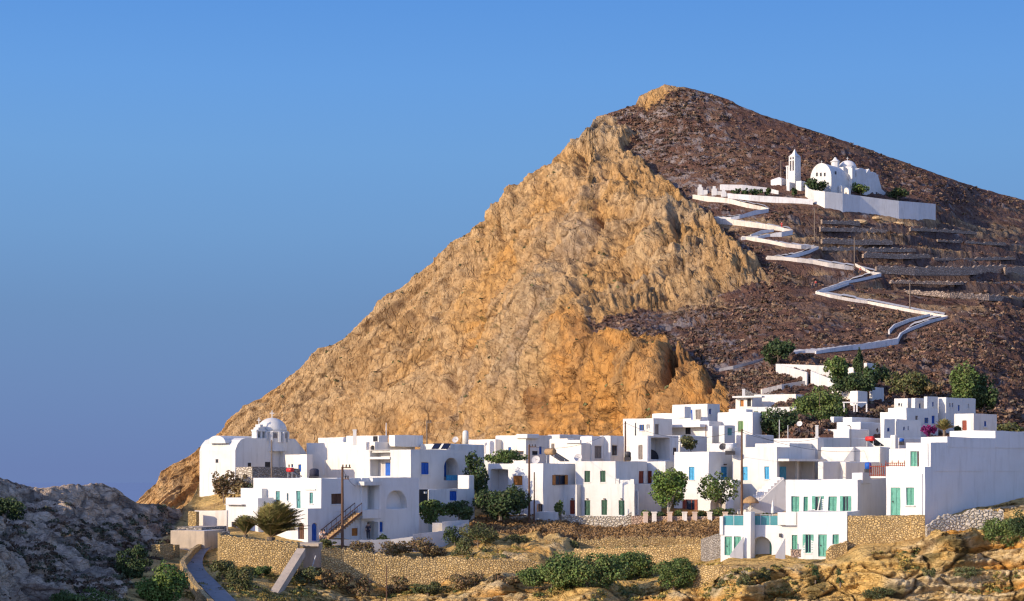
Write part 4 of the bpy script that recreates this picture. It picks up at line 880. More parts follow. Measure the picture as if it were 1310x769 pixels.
# 16 the big right hand house
a = B((1133.5, 1183, 1330), (597, 664), 152, 40, ext=1.5, par=.05, L=[(1139, 1151.6, 624, 659, 'Dt'), (1159, 1169.3, 624, 646.5, 'St')]); a.Lr = min(a.Lr, 60)
b = B((1159, 1190.5, 1330), (566, 597.2), 152, 40, on=(a, 'R'), ext=.4, L=[(1164.7, 1173, 577, 596.5, 'St'), (1173.2, 1175.6, 577, 596.5, 'Dn')]); b.Lr = min(b.Lr, 60)
c6 = B((1178, 1211.5, 1340), (559, 568), 152, 40, on=(b, 'R'), ext=.3); c7 = B((1215, 1273.5, 1340), (551, 566), 152, 40, on=(c6, 'R'), ext=.5); c6.Lr = min(c6.Lr, 50); c7.Lr = min(c7.Lr, 40)
h = house('village_house', 'big white house at the right edge with a huge windowless wall in blue shade', 'house', [a, b, c6, c7], 'fresh_whitewash', detail=2)
mb = MB()
pr = [P(1160.5, 553.5, 156), P(1165, 551.5, 156)]
slab(h, 'window_sill', 'whitewash', a, 'L', (1157.5, 1171), (.02, .14), (648, 646.6)); slab(h, 'downpipe', 'old_plaster', a, 'L', (1179.4, 1180.4), (.02, .1), (658, 606)); slab(h, 'downpipe', 'old_plaster', b, 'L', (1186.5, 1187.4), (.02, .1), (596, 567))
# wooden balcony of the terrace between
bal = thing('balcony', 'small balcony slab with red-brown timber railing above the shaded wall', 'balcony', P(1122, 610, 158)); mb = MB(); p0, p1 = P(1112.5, 611.5, 158.2), P(1133, 610.5, 156.6)
dv = p1 - p0; mb.box(p0, dv * (1, 1, 0), (.35, .9, 0), (0, 0, .16)); mb.build('slab', 'whitewash', bal); mb = MB()
for z in (.22, 1.0): mb.box(p0 + (0, 0, z), dv * (1, 1, 0), (.04, .07, 0), (0, 0, .07))
for k in range(9): mb.box(p0 + dv * k / 8.2 * (1, 1, 0) + (0, 0, .16), (.06, 0, 0), (0, .06, 0), (0, 0, .95 if k not in (0, 6, 8) else 1.15))
p2 = p1; p3 = P(1157, 593, 155.6); p2 = P(1133, 593, 157.0)
dv2 = (p3 - p2) * (1, 1, 0); mb.box(p2 + (0, 0, .0), dv2, (.05, .07, 0), (0, 0, .07)); mb.box(p2 + (0, 0, -.22), dv2, (.05, .07, 0), (0, 0, .06))
for k in range(10): mb.box(p2 + dv2 * k / 9 + (0, 0, -.35), (.06, 0, 0), (0, .06, 0), (0, 0, .42 if k % 3 else .62))
mb.build('railing', 'r', bal)
# ---- upper rows, centre
a = B((797, 836, 860), (535, 562), 246, 40, L=[(818, 824.3, 543, 551, 'Wb'), (827.3, 831, 543, 549, 'Ww')], Rr=[(838, 843, 543, 556, 'Dy')]); house('village_house', 'white cube house with one square dark window under the orange cliff', 'house', [a])
a = B((834, 884, 898), (528, 548), 258, 40); house('village_house', 'plain long white house wall between two cube houses', 'house', [a], 'old_plaster')
a = B((860, 905.2, 921), (516.5, 545), 256, 42, L=[(890, 897, 524, 536.5, 'Dy'), (881, 886, 524, 537, 'Db')], Rr=[(907.5, 910.3, 523, 530, 'Wb')]); b = B((860, 876, 884), (520, 530), 252, 42, ext=.5)
house('village_house', 'highest white cube house in front of the orange cliff, door recess on its terrace', 'house', [a, b])
a = B((859, 907, 924), (538.5, 566), 249, 42, L=[(876.3, 883, 546.5, 555.5, 'Wk')], Rr=[(914, 918, 548, 557, 'Sm')]); h = house('village_house', 'white house with a thin canopy on a post and a dark square window', 'house', [a], 'fresh_whitewash')
slab(h, 'canopy', 'old_plaster', a, 'L', (854, 904), (.0, 1.6), (547, 543.4)); mb = MB(); mb.tube([P(903, 570, 246.6), P(903, 544, 246.6)], .07, 6); mb.build('post', 'pole_wood', h)
a = B((852, 870, 905), (557, 574), 238, 40, Rr=[]); house('terrace_wall', 'low white terrace wall with pots below the olive bush', 'wall', [a])
a = B((905, 911, 924), (545, 566), 246, 42, Rr=[(920, 923, 548, 556, 'Wm')]); b = B((919, 926.5, 940), (544, 566), 244, 42, Rr=[(931, 937, 548, 557, 'Sm')]); house('village_house', 'little shaded white house with a teal shutter beside the canopy house', 'house', [a, b])
a = B((918, 963, 975), (527, 562), 249, 30, L=[(944.2, 950.6, 539, 552.5, 'Sv')]); b = B((932, 955, 963), (523, 528), 251, 30, ext=.3); house('village_house', 'pinkish-white house with one olive green shutter', 'house', [a, b], 'old_plaster')
a = B((962, 1019, 1030), (520, 545), 259, 28, L=[(964.5, 970, 526.5, 534, 'Sv'), (973.5, 980, 526.5, 534.5, 'Sv')]); house('village_house', 'low white house with two green shutters half hidden by trees', 'house', [a])
a = B((941, 962, 975), (507, 523), 266, 25, L=[(947, 951.5, 511.5, 520, 'Do'), (956, 961, 510, 520, 'Wk')]); b = B((958, 1018, 1028), (504, 523), 270, 25)
h = house('village_house', 'topmost low stone house with a flat roof slab and porch, below the brown slope', 'house', [a, b], 'cream_plaster'); slab(h, 'roof_slab', 'whitewash', a, 'L', (939.5, 977), (-.5, 1.0), (509, 506.8)); chimney(h, 951.5, 497.5, 506, 268, 3.2)
a = B((948, 954, 990), (556, 575), 236, 44); house('garden_wall', 'shaded white garden wall in front of the tall dark tree', 'wall', [a])
a = B((905, 938, 943), (567, 580), 222, 40); house('roof_room', 'white roof room with a tank behind the light blue door house', 'house', [a])
# ---- right hand cluster
a = B((1062, 1066.5, 1081), (533, 552), 254, 45); b = B((1070, 1101, 1128), (540, 566), 247, 40); c8 = B((1078, 1090, 1130), (533.5, 548), 252, 40); d = B((1066, 1086, 1112), (549, 566), 241, 45)
h = house('village_house', 'stepped white terraces climbing the slope, left end of the upper cluster', 'house', [a, b, c8, d], 'fresh_whitewash')
a = B((1126, 1147, 1178), (536.5, 572), 243, 48, Rr=[(1155.5, 1157.8, 546, 550.5, 'Wb'), (1161, 1162.6, 545, 550, 'Wb')]); b = B((1127, 1131, 1145), (536, 566), 240.6, 48, Rr=[(1135.3, 1138.6, 547.5, 552, 'Wb')])
house('village_house', 'shaded white house with tiny blue windows and a lit door frame', 'house', [a, b])
a = B((1136, 1159.5, 1200), (521.5, 566), 251, 45, Rr=[(1182.5, 1188, 534.5, 541.5, 'Wb'), (1171, 1174.5, 532, 541, 'Dy'), (1192, 1196, 532, 542, 'Sb')]); b = B((1126, 1150, 1166), (527, 545), 253, 45)
house('village_house', 'tall stepped white house with a blue window above the magenta bush', 'house', [a, b], 'fresh_whitewash')
a = B((1144, 1161.3, 1172), (509.5, 530), 259, 45, L=[(1149, 1151.5, 516, 519, 'Wk'), (1152.8, 1154.2, 516, 520, 'Wk')]); b = B((1166, 1170.5, 1187), (509, 534), 257, 45, Rr=[(1175.5, 1178, 516, 522.5, 'Wb')]); c9 = B((1182, 1186, 1200), (507, 534), 256, 45, Rr=[(1192.8, 1195, 514.5, 520.5, 'Wb')])
house('village_house', 'row of three narrow white tower blocks on top of the upper cluster', 'house', [a, b, c9])
a = B((1197, 1210.3, 1248), (508, 534), 258, 45, Rr=[(1214.4, 1216, 515.5, 521, 'Wb'), (1217.6, 1219.4, 515.5, 521, 'Wb'), (1225.6, 1228, 518.5, 526, 'Db'), (1238, 1240, 517, 522.5, 'Ww')])
house('village_house', 'long blue-shaded white house at the top right in front of the eucalyptus', 'house', [a])
a = B((1220.5, 1245.6, 1275), (529, 556), 246, 42, L=[(1230.8, 1236.2, 538, 550.5, 'Dr')], Rr=[(1259.6, 1262.4, 539, 545.5, 'Wb')]); h = house('village_house', 'small white cube house with a red-brown door beside the palm', 'house', [a]); slab(h, 'window_sill', 'whitewash', a, 'R', (1258, 1263.5), (.02, .2), (547.4, 546))
a = B((1090, 1150, 1230), (560, 575), 232, 45); b = B((1138.5, 1145.5, 1150), (556, 574), 229, 45); house('village_house', 'shaded low white house behind the red water tank', 'house', [a, b])
a = B((1260, 1290, 1345), (552, 575), 225, 40); house('village_house', 'low white roofline behind the big right hand house', 'house', [a])
a = B((1010, 1040, 1080), (553, 566), 246, 40); house('village_house', 'low house with a red-brown roof edge below the big green tree', 'house', [a], 'rust_red_roof', roofmat='rust_red_roof')
a = B((1047, 1068, 1078), (549, 566), 249, 35); house('village_house', 'short sunlit white wall behind the red-brown roof edge', 'house', [a])
# pergola frame of pale timber
pg = thing('pergola', 'open pergola frame of pale timber on the upper terraces', 'pergola', P(1092, 527, 256)); mb = MB()
for x in (1079, 1092, 1095.5, 1108): mb.box(P(x, 527, 256), (.17, 0, 0), (0, .17, 0), (0, 0, 1.35))
mb.build('post', 'old_plaster', pg); mb = MB(); q = P(1078, 515.5, 255.8); mb.box(q, (30.5 * 256 / F, 0, 0), (0, .2, 0), (0, 0, .17)); q = P(1078, 515.5, 258.5); mb.box(q, (30.5 * 256 / F, 0, 0), (0, .2, 0), (0, 0, .17)); mb.build('beam', 'old_plaster', pg)

# ---- the cemetery-like enclosure on the slope
def hy(px, py): return float(hill_at(px, py)[1]) - 2.0
def wall_run(name, label, pts, thick, mat, cat='wall', group=None, into=(0, 1.0), ext=1.0, cap=0.0, rough=0.0):
    """a standing wall along [(column, top row, bottom row, distance), ...]"""
    p0 = P(pts[0][0], pts[0][2], pts[0][3]); mb = MB(); tops = []; bots = []
    seg = []
    for i in range(len(pts) - 1):
        a, b = pts[i], pts[i + 1]; n = max(1, int(abs(b[0] - a[0]) / 2.2)) if rough else 1
        for k in range(n): seg.append(tuple(a[j] + (b[j] - a[j]) * k / n for j in range(4)))
    seg.append(pts[-1]); m = np.array((*into, 0.0)) * thick
    for s in seg:
        t = P(s[0], s[1], s[3]); q = P(s[0], s[2], s[3]); q[2] -= ext
        if rough: t[2] += random.uniform(-rough, rough) * .6
        tops.append(t); bots.append(q)
    n = len(seg); V = bots + tops + [t + m for t in tops] + [q + m for q in bots]
    f = []
    for i in range(n - 1):
        f += [(i, i + 1, n + i + 1, n + i), (n + i, n + i + 1, 2 * n + i + 1, 2 * n + i), (2 * n + i, 2 * n + i + 1, 3 * n + i + 1, 3 * n + i)]
    f += [(0, n, 2 * n, 3 * n), (n - 1, 4 * n - 1, 3 * n - 1, 2 * n - 1)]
    mb.add(V, f); o = mb.build(name, mat, None); 
    o.location = (0, 0, 0)
    me = o.data; off = Vector(tuple(p0))
    for v in me.vertices: v.co -= off
    o.location = off
    return tag(o, label, cat, group, 'thing')
wall_run('enclosure_wall', 'sunlit white enclosure wall left of the gate on the slope', [(994, 465.5, 476, hy(994, 476)), (1032, 476, 489, hy(1032, 489))], .5, 'whitewash', into=(.6, .8)); wall_run('enclosure_wall', 'sunlit white enclosure wall right of the gate on the slope', [(1037, 474.5, 490, hy(1037, 490)), (1068, 487, 500, hy(1068, 500))], .5, 'whitewash', into=(.6, .8))
wall_run('enclosure_wall', 'long back wall of the white enclosure in blue shade', [(994, 465.5, 474, hy(994, 476) + .3), (1064, 468, 490, hy(1064, 481))], .5, 'whitewash', into=(-.3, .95))
wall_run('terrace_wall', 'broken whitewashed terrace wall below the flat crowned tree', [(1064, 493, 503, hy(1064, 503)), (1078, 499, 508, hy(1078, 508)), (1096, 503, 514, hy(1096, 514))], .6, 'cream_plaster', into=(.5, .85), rough=.6)
a = B((1087, 1097, 1110), (500, 516), hy(1097, 516), 40); house('ruined_hut', 'small broken cream hut under the flat crowned tree', 'hut', [a], 'cream_plaster')
a = B((1112, 1116, 1131), (495.5, 510), hy(1116, 510), 45); house('white_hut', 'little blue-white hut with rounded knobs among the dark trees', 'hut', [a])
a = B((1083, 1092, 1095), (470, 482), hy(1092, 482), 40); house('slope_hut', 'tiny sunlit hut between the cypress and the round tree', 'hut', [a], 'cream_plaster'); a = B((1105, 1109, 1121), (464, 481), hy(1109, 481), 45); house('slope_hut', 'small shaded white hut with a sunlit top right of the cypress', 'hut', [a])
wall_run('slope_wall', 'faint pale wall strip leading up to the enclosure gate', [(975, 498, 503, hy(975, 503)), (1000, 492, 497, hy(1000, 497)), (1030, 487, 491, hy(1030, 491))], .5, 'path_wall_plaster', into=(-.3, .95))
wall_run('stone_bank', 'cream stone bank above the topmost house', [(951, 500, 506, 272), (985, 504, 509, 274), (1024, 505.5, 511, 277)], .6, 'pale_stone', into=(.2, .97), rough=.4)
# ================================================================== churches
class Frame:
    """local frame at a corner: u along the left-hand face, v along the right-hand face"""
    def __init__(s, px, py, Y, t): a = R(t); s.o = P(px, py, Y); s.u = np.array((-math.cos(a), math.sin(a), 0)); s.v = np.array((math.sin(a), math.cos(a), 0)); s.k = Y / F
    def p(s, u, v, z): return s.o + s.u * u + s.v * v + np.array((0, 0, z))
    def box(s, mb, u0, u1, v0, v1, z0, z1): mb.box(s.p(u0, v0, z0), s.u * (u1 - u0), s.v * (v1 - v0), (0, 0, z1 - z0))
    def vault(s, mb, u0, u1, v0, v1, z, rise, axis='u', n=14, drop=0.0):
        """half-barrel roof; its axis runs along u or v"""
        A = []
        for k in range(n + 1):
            c, sn = math.cos(math.pi * k / n), math.sin(math.pi * k / n)
            if axis == 'u': vm, r = (v0 + v1) / 2, (v1 - v0) / 2; A.append((s.p(u0, vm - r * c, z + rise * sn), s.p(u1, vm - r * c, z + rise * sn)))
            else: um, r = (u0 + u1) / 2, (u1 - u0) / 2; A.append((s.p(um - r * c, v0, z + rise * sn), s.p(um - r * c, v1, z + rise * sn)))
        vs = [a for a, _ in A] + [b for _, b in A]; m = n + 1
        mb.add(vs, [(k, k + 1, m + k + 1, m + k) for k in range(n)] + [tuple(range(m)), tuple(reversed(range(m, 2 * m)))])
    def prism(s, mb, face, prof, w0, w1):
        """polygon prof=[(a,z)] in the v direction ('v') or u direction, extruded w0..w1 in the other"""
        f = (lambda a, w, z: s.p(w, a, z)) if face == 'v' else (lambda a, w, z: s.p(a, w, z))
        n = len(prof); vs = [f(a, w0, z) for a, z in prof] + [f(a, w1, z) for a, z in prof]
        mb.add(vs, [tuple(range(n)), tuple(reversed(range(n, 2 * n)))] + [(i, (i + 1) % n, n + (i + 1) % n, n + i) for i in range(n)])
def cross(parent, p, h, mat='whitewash'):
    mb = MB(); w = h * .11; p = np.asarray(p); mb.box(p + (-w / 2, -w / 2, -.1), (w, 0, 0), (0, w, 0), (0, 0, h + .1)); mb.box(p + (-h * .3, -w / 2 + .002, h * .58), (h * .6, 0, 0), (0, w - .004, 0), (0, 0, w)); return mb.build('cross', mat, parent)
DOME = lambda r, sq=1.0: [(r * math.cos(a), r * sq * math.sin(a)) for a in [math.pi / 2 * k / 9 for k in range(9)]] + [(r * .04, r * sq)]
# --- domed church at the left end of the village
fr = Frame(301, 625, 210, 36); ch = thing('domed_church', 'domed white church at the left end of the village with a small belfry', 'church', fr.o); k = fr.k
mb = MB(); L0 = 6.05; W0 = 4.0
fr.prism(mb, 'v', [(0, -4), (12.4, -4), (12.4, 47 * k), (10.4, 65 * k), (1.7, 65 * k), (.95, 62.5 * k), (.38, 57 * k), (0, 49 * k)], 0, L0)
fr.box(mb, 2.2, 3.6, -.0, 9, 62 * k, 67 * k); fr.vault(mb, 1.4, 4.4, -.25, 6, 58 * k, 10 * k, 'v')
fr.vault(mb, -.55, L0 - .4, 7.7, 10.6, 52 * k, 12 * k, 'u'); fr.box(mb, -.548, .6, 7.7, 10.6, -4, 52 * k)
fr.box(mb, 1.0, 7.5, 8.5, 13.5, -4, 40 * k)
mb.build('wall', 'whitewash', ch)
dc = P(348, 625, 216.5); rr = 20.5 * k; zb = (625 - 560) * k
mb = MB(); mb.lathe(dc + (0, 0, 0), [(rr * 1.0, zb - 1.5), (rr * 1.0, zb + 9 * k), (rr * 1.06, zb + 9 * k), (rr * 1.06, zb + 10.5 * k), (rr * .96, zb + 10.6 * k)], 16); dr = mb.build('drum', 'whitewash', ch)
mb = MB(); mb.lathe(dc + (0, 0, zb + 10.6 * k), DOME(rr * .96, .9), 24); dm = mb.build('dome', 'whitewash', ch, True)
cross(dm, dc + (0, 0, zb + 10.6 * k + rr * .86), .9)
for a_ in (200, 245, 290, 335):
    d_ = np.array((math.cos(R(a_)), math.sin(R(a_)), 0)); n_ = np.cross(d_, (0, 0, 1.0)); mb = MB(); mb.box(dc + d_ * rr * .955 - n_ * .22 + (0, 0, zb + 1.2 * k), n_ * .44, d_ * .12, (0, 0, 6.2 * k)); mb.build('window', 'y', dr)
    mb = MB(); mb.box(dc + d_ * rr * .95 - n_ * .62 + (0, 0, zb - .4), n_ * .25, d_ * .3, (0, 0, 9 * k + .4)); mb.box(dc + d_ * rr * .95 + n_ * .37 + (0, 0, zb - .4), n_ * .25, d_ * .3, (0, 0, 9 * k + .4)); mb.build('pilaster', 'whitewash', dr)
# belfry: gabled bell wall with two arched openings
bl = MB(); bp = fr.p(.25, 3.85, (625 - 566) * k)
def bellwall(mb, o, du, dn, w, h, dep):
    """standing wall with two openings and a stepped top"""
    o = np.asarray(o); q = lambda a, b, z: o + du * a + dn * b + np.array((0, 0, z))
    bw = w * .16; bx = lambda a0, a1, z0, z1, e=0.0: mb.box(q(a0, -e, z0), du * (a1 - a0), dn * (dep + 2 * e), (0, 0, z1 - z0))
    bx(0, bw, 0, h * .62); bx(w / 2 - bw / 2, w / 2 + bw / 2, 0, h * .62); bx(w - bw, w, 0, h * .62); bx(-.06, w + .06, h * .62, h * .72, .05); bx(w * .18, w * .82, h * .72, h * .84); bx(w * .36, w * .64, h * .84, h); bx(-.05, w + .05, -.8, .0, .04)
bellwall(bl, bp, fr.v, fr.u, 1.75, 24 * k, .8); bf = bl.build('belfry', 'whitewash', ch); cross(bf, bp + fr.v * .87 + fr.u * .45 + (0, 0, 24 * k), 9 * k)
for v0 in (.34, .66):
    mb = MB(); mb.lathe(bp + fr.v * (1.75 * v0) + fr.u * .45 + (0, 0, 8 * k), [(.26, 0), (.2, .2), (.14, .42), (.05, .5)], 10); mb.build('bell', 'dark_metal', bf, True)
def hole(parent, name, px0, px1, py0, py1, frm, face, off, mat='k', w=.03):
    d = frm.u if face == 'L' else frm.v; n = (-frm.v) if face == 'L' else (-frm.u); o = frm.p(*((0, off, 0) if face == 'L' else (off, 0, 0)))
    def ln(px): kk = (px - CX) / F; return (kk * o[1] - o[0]) / (d[0] - kk * d[1])
    a = sorted((ln(px0), ln(px1))); m = o[1] + d[1] * sum(a) / 2; z = sorted(((H - py0) * m / F, (H - py1) * m / F)); mb = MB()
    q = o + d * a[0]; mb.box((q[0], q[1], z[0]), d * (a[1] - a[0]), n * w, (0, 0, z[1] - z[0])); return mb.build(name, mat, parent)
hole(ch, 'window', 276, 279.2, 587.5, 592, fr, 'L', 0); hole(ch, 'window', 317, 321, 592, 597, fr, 'R', 0); hole(ch, 'window', 339, 345.5, 591, 597.5, fr, 'R', 0)
wall_run('churchyard_wall', 'low cream stone wall at the foot of the domed church', [(302, 597.5, 613, 206), (322.5, 597.5, 613, 205)], .5, 'pale_stone', into=(.3, .95)); wall_run('churchyard_wall', 'shaded grey stone wall between the domed church and the palm house', [(322.7, 597, 614, 204.9), (362, 597.5, 612, 208), (384, 600, 612, 210)], .5, 'grey_stone', into=(-.3, .95))
# --- the pilgrim church high on the slope
fr = Frame(1063.5, 250, 512, 40); k = fr.k; pc = thing('hill_church', 'large white domed church high on the hillside', 'church', fr.o); C40, S40 = math.cos(R(40)), math.sin(R(40))
fw = 7.0; fl = 31.4
mb = MB()
fr.box(mb, 0, fw, 0, fl * .36, -3, 23 * k); fr.vault(mb, .004, fw - .004, 0.004, fl * .36, 23 * k, 20 * k, 'v', 18)
fr.box(mb, -.9, fw - .6, fl * .33, fl * .76, -3, 30 * k); 
fr.box(mb, -.55, 1.4, fl * .34, fl * .42, -3, 41 * k); fr.vault(mb, -.54, 1.39, fl * .34, fl * .42, 41 * k, 3.2 * k, 'u'); fr.vault(mb, -.69, 1.5, fl * .73, fl * .785, 40 * k, 3.5 * k, 'u'); fr.box(mb, -1.0, 1.5, fl * .43, fl * .60, -3, 38 * k); fr.vault(mb, -1.0, fw - 1, fl * .44, fl * .60, 38 * k, 6 * k, 'u')
fr.box(mb, -.7, fw - 1.2, fl * .62, fl * .78, -3, 40 * k); fr.prism(mb, 'v', [(fl * .63, 40 * k), (fl * .73, 40 * k), (fl * .68, 46 * k)], -.69, 1.2)
fr.box(mb, -.5, fw - 1.6, fl * .78, fl * .87, -3, 41 * k); fr.box(mb, -.3, 1.0, fl * .80, fl * .845, 41 * k, 43.5 * k)
fr.prism(mb, 'v', [(fl * .87, -3), (fl * 1.08, -3), (fl * 1.08, 12 * k), (fl * 1.04, 20 * k), (fl * .95, 24 * k), (fl * .90, 36 * k), (fl * .87, 42 * k)], -.3, fw - 2)
fr.box(mb, -1.2, -.2, fl * .12, fl * .30, -3, 14 * k)
fr.box(mb, 1.0, fw - 1, fl * .28, fl * .60, 22 * k, 42 * k)
mb.build('wall', 'whitewash', pc)
dc = fr.p(fw * .5, fl * .50, 0); rr = 12 * k; mb = MB(); mb.lathe(dc, [(rr, 36 * k), (rr, 45 * k), (rr * 1.05, 45 * k), (rr * 1.05, 46 * k), (rr * .97, 46 * k)], 16); mb.build('drum', 'whitewash', pc)
mb = MB(); mb.lathe(dc + (0, 0, 46 * k), DOME(rr * .97, .82), 22); dm = mb.build('dome', 'whitewash', pc, True); cross(dm, dc + (0, 0, 46 * k + rr * .8), 4.5 * k)
d2_ = P(1068.5, 250, 523); mb = MB(); mb.lathe(d2_, [(5.4 * k, 30 * k), (5.4 * k, 43.5 * k), (6.6 * k, 43.5 * k), (6.6 * k, 44.5 * k), (5.2 * k, 44.6 * k), (2.4 * k, 47.6 * k), (.3, 49.5 * k)], 8); mb.build('lantern', 'whitewash', pc)
cross(pc, fr.p(fw * .5, .5, 42.5 * k), 4 * k)
for x0 in (1044, 1049, 1054): hole(pc, 'window', x0, x0 + 2.2, 221, 225.5, fr, 'L', 0, 'k', .05)
hole(pc, 'window', 1068.5, 1070, 219, 223, fr, 'R', 0); hole(pc, 'window', 1087.5, 1089, 243, 247.5, fr, 'R', -1.2 + 1.2 - .9); hole(pc, 'door', 1120.5, 1122.5, 246, 251, fr, 'R', -.5); hole(pc, 'buttress', 1088.3, 1090, 215, 229, fr, 'R', -1.0, 'whitewash', .5)
# arched porch of pale stone
mb = MB(); q = fr.p(-1.2, fl * .155, 0); n_ = -fr.v; d_ = -fr.u
hw = 3.0 * k / .76 
pr = [(0, 0)] + arc(0, hw * 2, 6 * k, 5.5 * k, 10) + [(hw * 2, 0)]; pv = [q + d_ * a_ + (0, 0, z) for a_, z in pr]; mb.add(pv + [v + fr.v * 1.2 for v in pv], [tuple(range(len(pv)))] + [(i, (i + 1) % len(pv), len(pv) + (i + 1) % len(pv), len(pv) + i) for i in range(len(pv))]); po = mb.build('porch', 'cream_plaster', pc)
mb = MB(); q2 = q + n_ * .05; pr = [(0.6 * hw, 0)] + arc(.6 * hw, hw * 1.4, 3.5 * k, 2.2 * k, 8) + [(hw * 1.4, 0)]; mb.add([q2 + d_ * a_ + (0, 0, z) for a_, z in pr], (tuple(range(len(pr))),)); mb.build('door', 'y', po)
# bell tower
ft = Frame(1017, 238, 516, 42); k = ft.k; bt = thing('bell_tower', 'slim white bell tower with a pointed top left of the hillside church', 'bell tower', ft.o); w1, w2 = 10.5 * k / math.cos(R(42)), 9 * k / math.sin(R(42)); mb = MB()
ft.box(mb, 0, w1 * .66, 0, w2, -3, 20 * k)
def openstage(z0, z1, u0, u1):
    c_ = (u1 - u0) * .17
    for ua, ub in ((u0, u0 + c_), ((u0 + u1) / 2 - c_ / 2, (u0 + u1) / 2 + c_ / 2), (u1 - c_, u1)):
        ft.box(mb, ua, ub, 0, c_, z0, z1); ft.box(mb, ua, ub, w2 - c_, w2, z0, z1)
    ft.box(mb, u0, u1, 0, w2, z1, z1 + .35)
openstage(20 * k, 33 * k, 0.002, w1 * .66); ft.box(mb, 0.001, .3, .2, w2 - .2, 20 * k, 33 * k); openstage(33 * k + .35, 37.5 * k, 0.002, w1 * .66); ft.box(mb, 0.001, .3, .2, w2 - .2, 33 * k, 38 * k)
mb.build('shaft', 'whitewash', bt)
mb = MB(); ft.box(mb, w1 * .66, w1, .3, w2 - .3, -3, 10 * k); c_ = .45
for ua in (w1 * .66, w1 - c_): ft.box(mb, ua, ua + c_, .3, .3 + c_, 10 * k, 26 * k)
ft.box(mb, w1 * .66, w1, .8, w2 - .3, 10 * k, 26 * k); ft.box(mb, w1 * .66, w1 + .1, .2, w2 - .2, 26 * k, 27.5 * k); mb.build('side_wing', 'whitewash', bt)
mb = MB(); z = 38.6 * k; q = [ft.p(-.1, -.1, z), ft.p(w1 * .70, -.1, z), ft.p(w1 * .70, w2 + .1, z), ft.p(-.1, w2 + .1, z)]; ap = ft.p(w1 * .33, w2 / 2, 49 * k); mid = [ap + (v - ap) * np.array((.42, .42, .62)) for v in q]
mb.add(q + mid + [ap], [(i, (i + 1) % 4, 4 + (i + 1) % 4, 4 + i) for i in range(4)] + [(4 + i, 4 + (i + 1) % 4, 8) for i in range(4)]); sp_ = mb.build('spire', 'whitewash', bt)
for z0 in (23, 24):
    pass
mb = MB(); mb.lathe(ft.p(w1 * .33, w2 * .5, 25 * k), [(.5, 0), (.38, .4), (.25, .85), (.08, 1.0)], 10); mb.build('bell', 'dark_metal', bt, True)
hb = B((986, 999.5, 1008), (228.5, 243), 519, 42, L=[(992, 995, 237, 243, 'Wk')]); h = house('gate_house', 'small lit chapel-like hut at the foot of the bell tower', 'hut', [hb], 'old_plaster'); 
mb = MB(); hb_ = hb; zt = hb.z1; c0 = np.array((*hb.c, zt)); l3, r3 = np.array((*hb.l, 0)) * hb.Ll, np.array((*hb.r, 0)) * hb.Lr
mb.add([c0, c0 + l3, c0 + l3 + r3, c0 + r3, c0 + l3 * .5 + r3 * .5 + (0, 0, .9)], ((0, 1, 4), (1, 2, 4), (2, 3, 4), (3, 0, 4))); mb.build('hip_roof', 'old_plaster', h)
gb = B((1006, 1010, 1027), (233, 248), 514, 42, Rr=[(1021.5, 1025.5, 240, 249, 'Wk')]); gc = B((1018, 1025, 1031), (231, 248), 513, 42); house('gateway', 'shaded white gateway block between the bell tower and the big church', 'gatehouse', [gb, gc])
# precinct walls
wall_run('precinct_wall', 'sunlit stepped white wall below the church facade', [(1030, 236, 249, hy(1030, 249)), (1034, 241, 252, hy(1034, 252)), (1041, 243.5, 257, hy(1041, 257)), (1055, 245, 264, hy(1055, 264))], .7, 'whitewash', into=(.6, .8)); wall_run('precinct_wall', 'long white retaining wall below the hillside church, in blue shade', [(1055.2, 245, 264, hy(1055, 264)), (1078, 247.5, 267.5, hy(1078, 267)), (1100, 250.5, 271, hy(1100, 270)), (1125, 254, 274, hy(1125, 273)), (1150, 257, 276.5, hy(1150, 276)), (1175, 259, 278.5, hy(1175, 278)), (1197, 261, 280, hy(1197, 280))], .8, 'whitewash', into=(-.5, .86), ext=2.5)

# ================================================================== the zigzag path
PATHP = []
def parapet(label, pts, mat='path_wall_plaster', into=(.35, .93), dz=1.15, thick=.55):
    """parapet of the stepped path; pts are its foot on the slope: (column, row, height in rows)"""
    q = []
    for px, py, hh in pts:
        s = hill_at(px, py); q.append((px, py - hh * (.78 if py > 262 else 1), py + .8, s[1] - .5))
    return wall_run('path_parapet', label, q, thick, mat, 'wall', 'white parapets of the zigzag path', into, 1.2)
for lab, pts, mt in seg: parapet(lab, pts, mt and 'path_wall_white' or 'path_wall_plaster', (-.3, .95) if mt else (.4, .9))
# paved surface, draped on the hill
def drape(name, label, pts, wpx, mat, lift=.12, at=hill_at, sub=3.0):
    L = []; 
    for i in range(len(pts) - 1):
        n = max(1, int(math.dist(pts[i], pts[i + 1]) / sub))
        for k in range(n): L.append(tuple(pts[i][j] + (pts[i + 1][j] - pts[i][j]) * k / n for j in (0, 1)))
    L.append(pts[-1]); mb = MB(); vs = []
    for px, py in L:
        s = at(px, py); vs += [tuple(s + (0, -.15, lift)), tuple(s + (wpx * .3, wpx, lift + wpx * .25))]
    mb.add(vs, [(2 * i, 2 * i + 1, 2 * i + 3, 2 * i + 2) for i in range(len(L) - 1)]); return tag(mb.build(name, mat), label, None, None, 'structure')
drape('path', 'pale stepped path zigzagging up the slope', PATHC, 2.6, 'path_paving', .2)
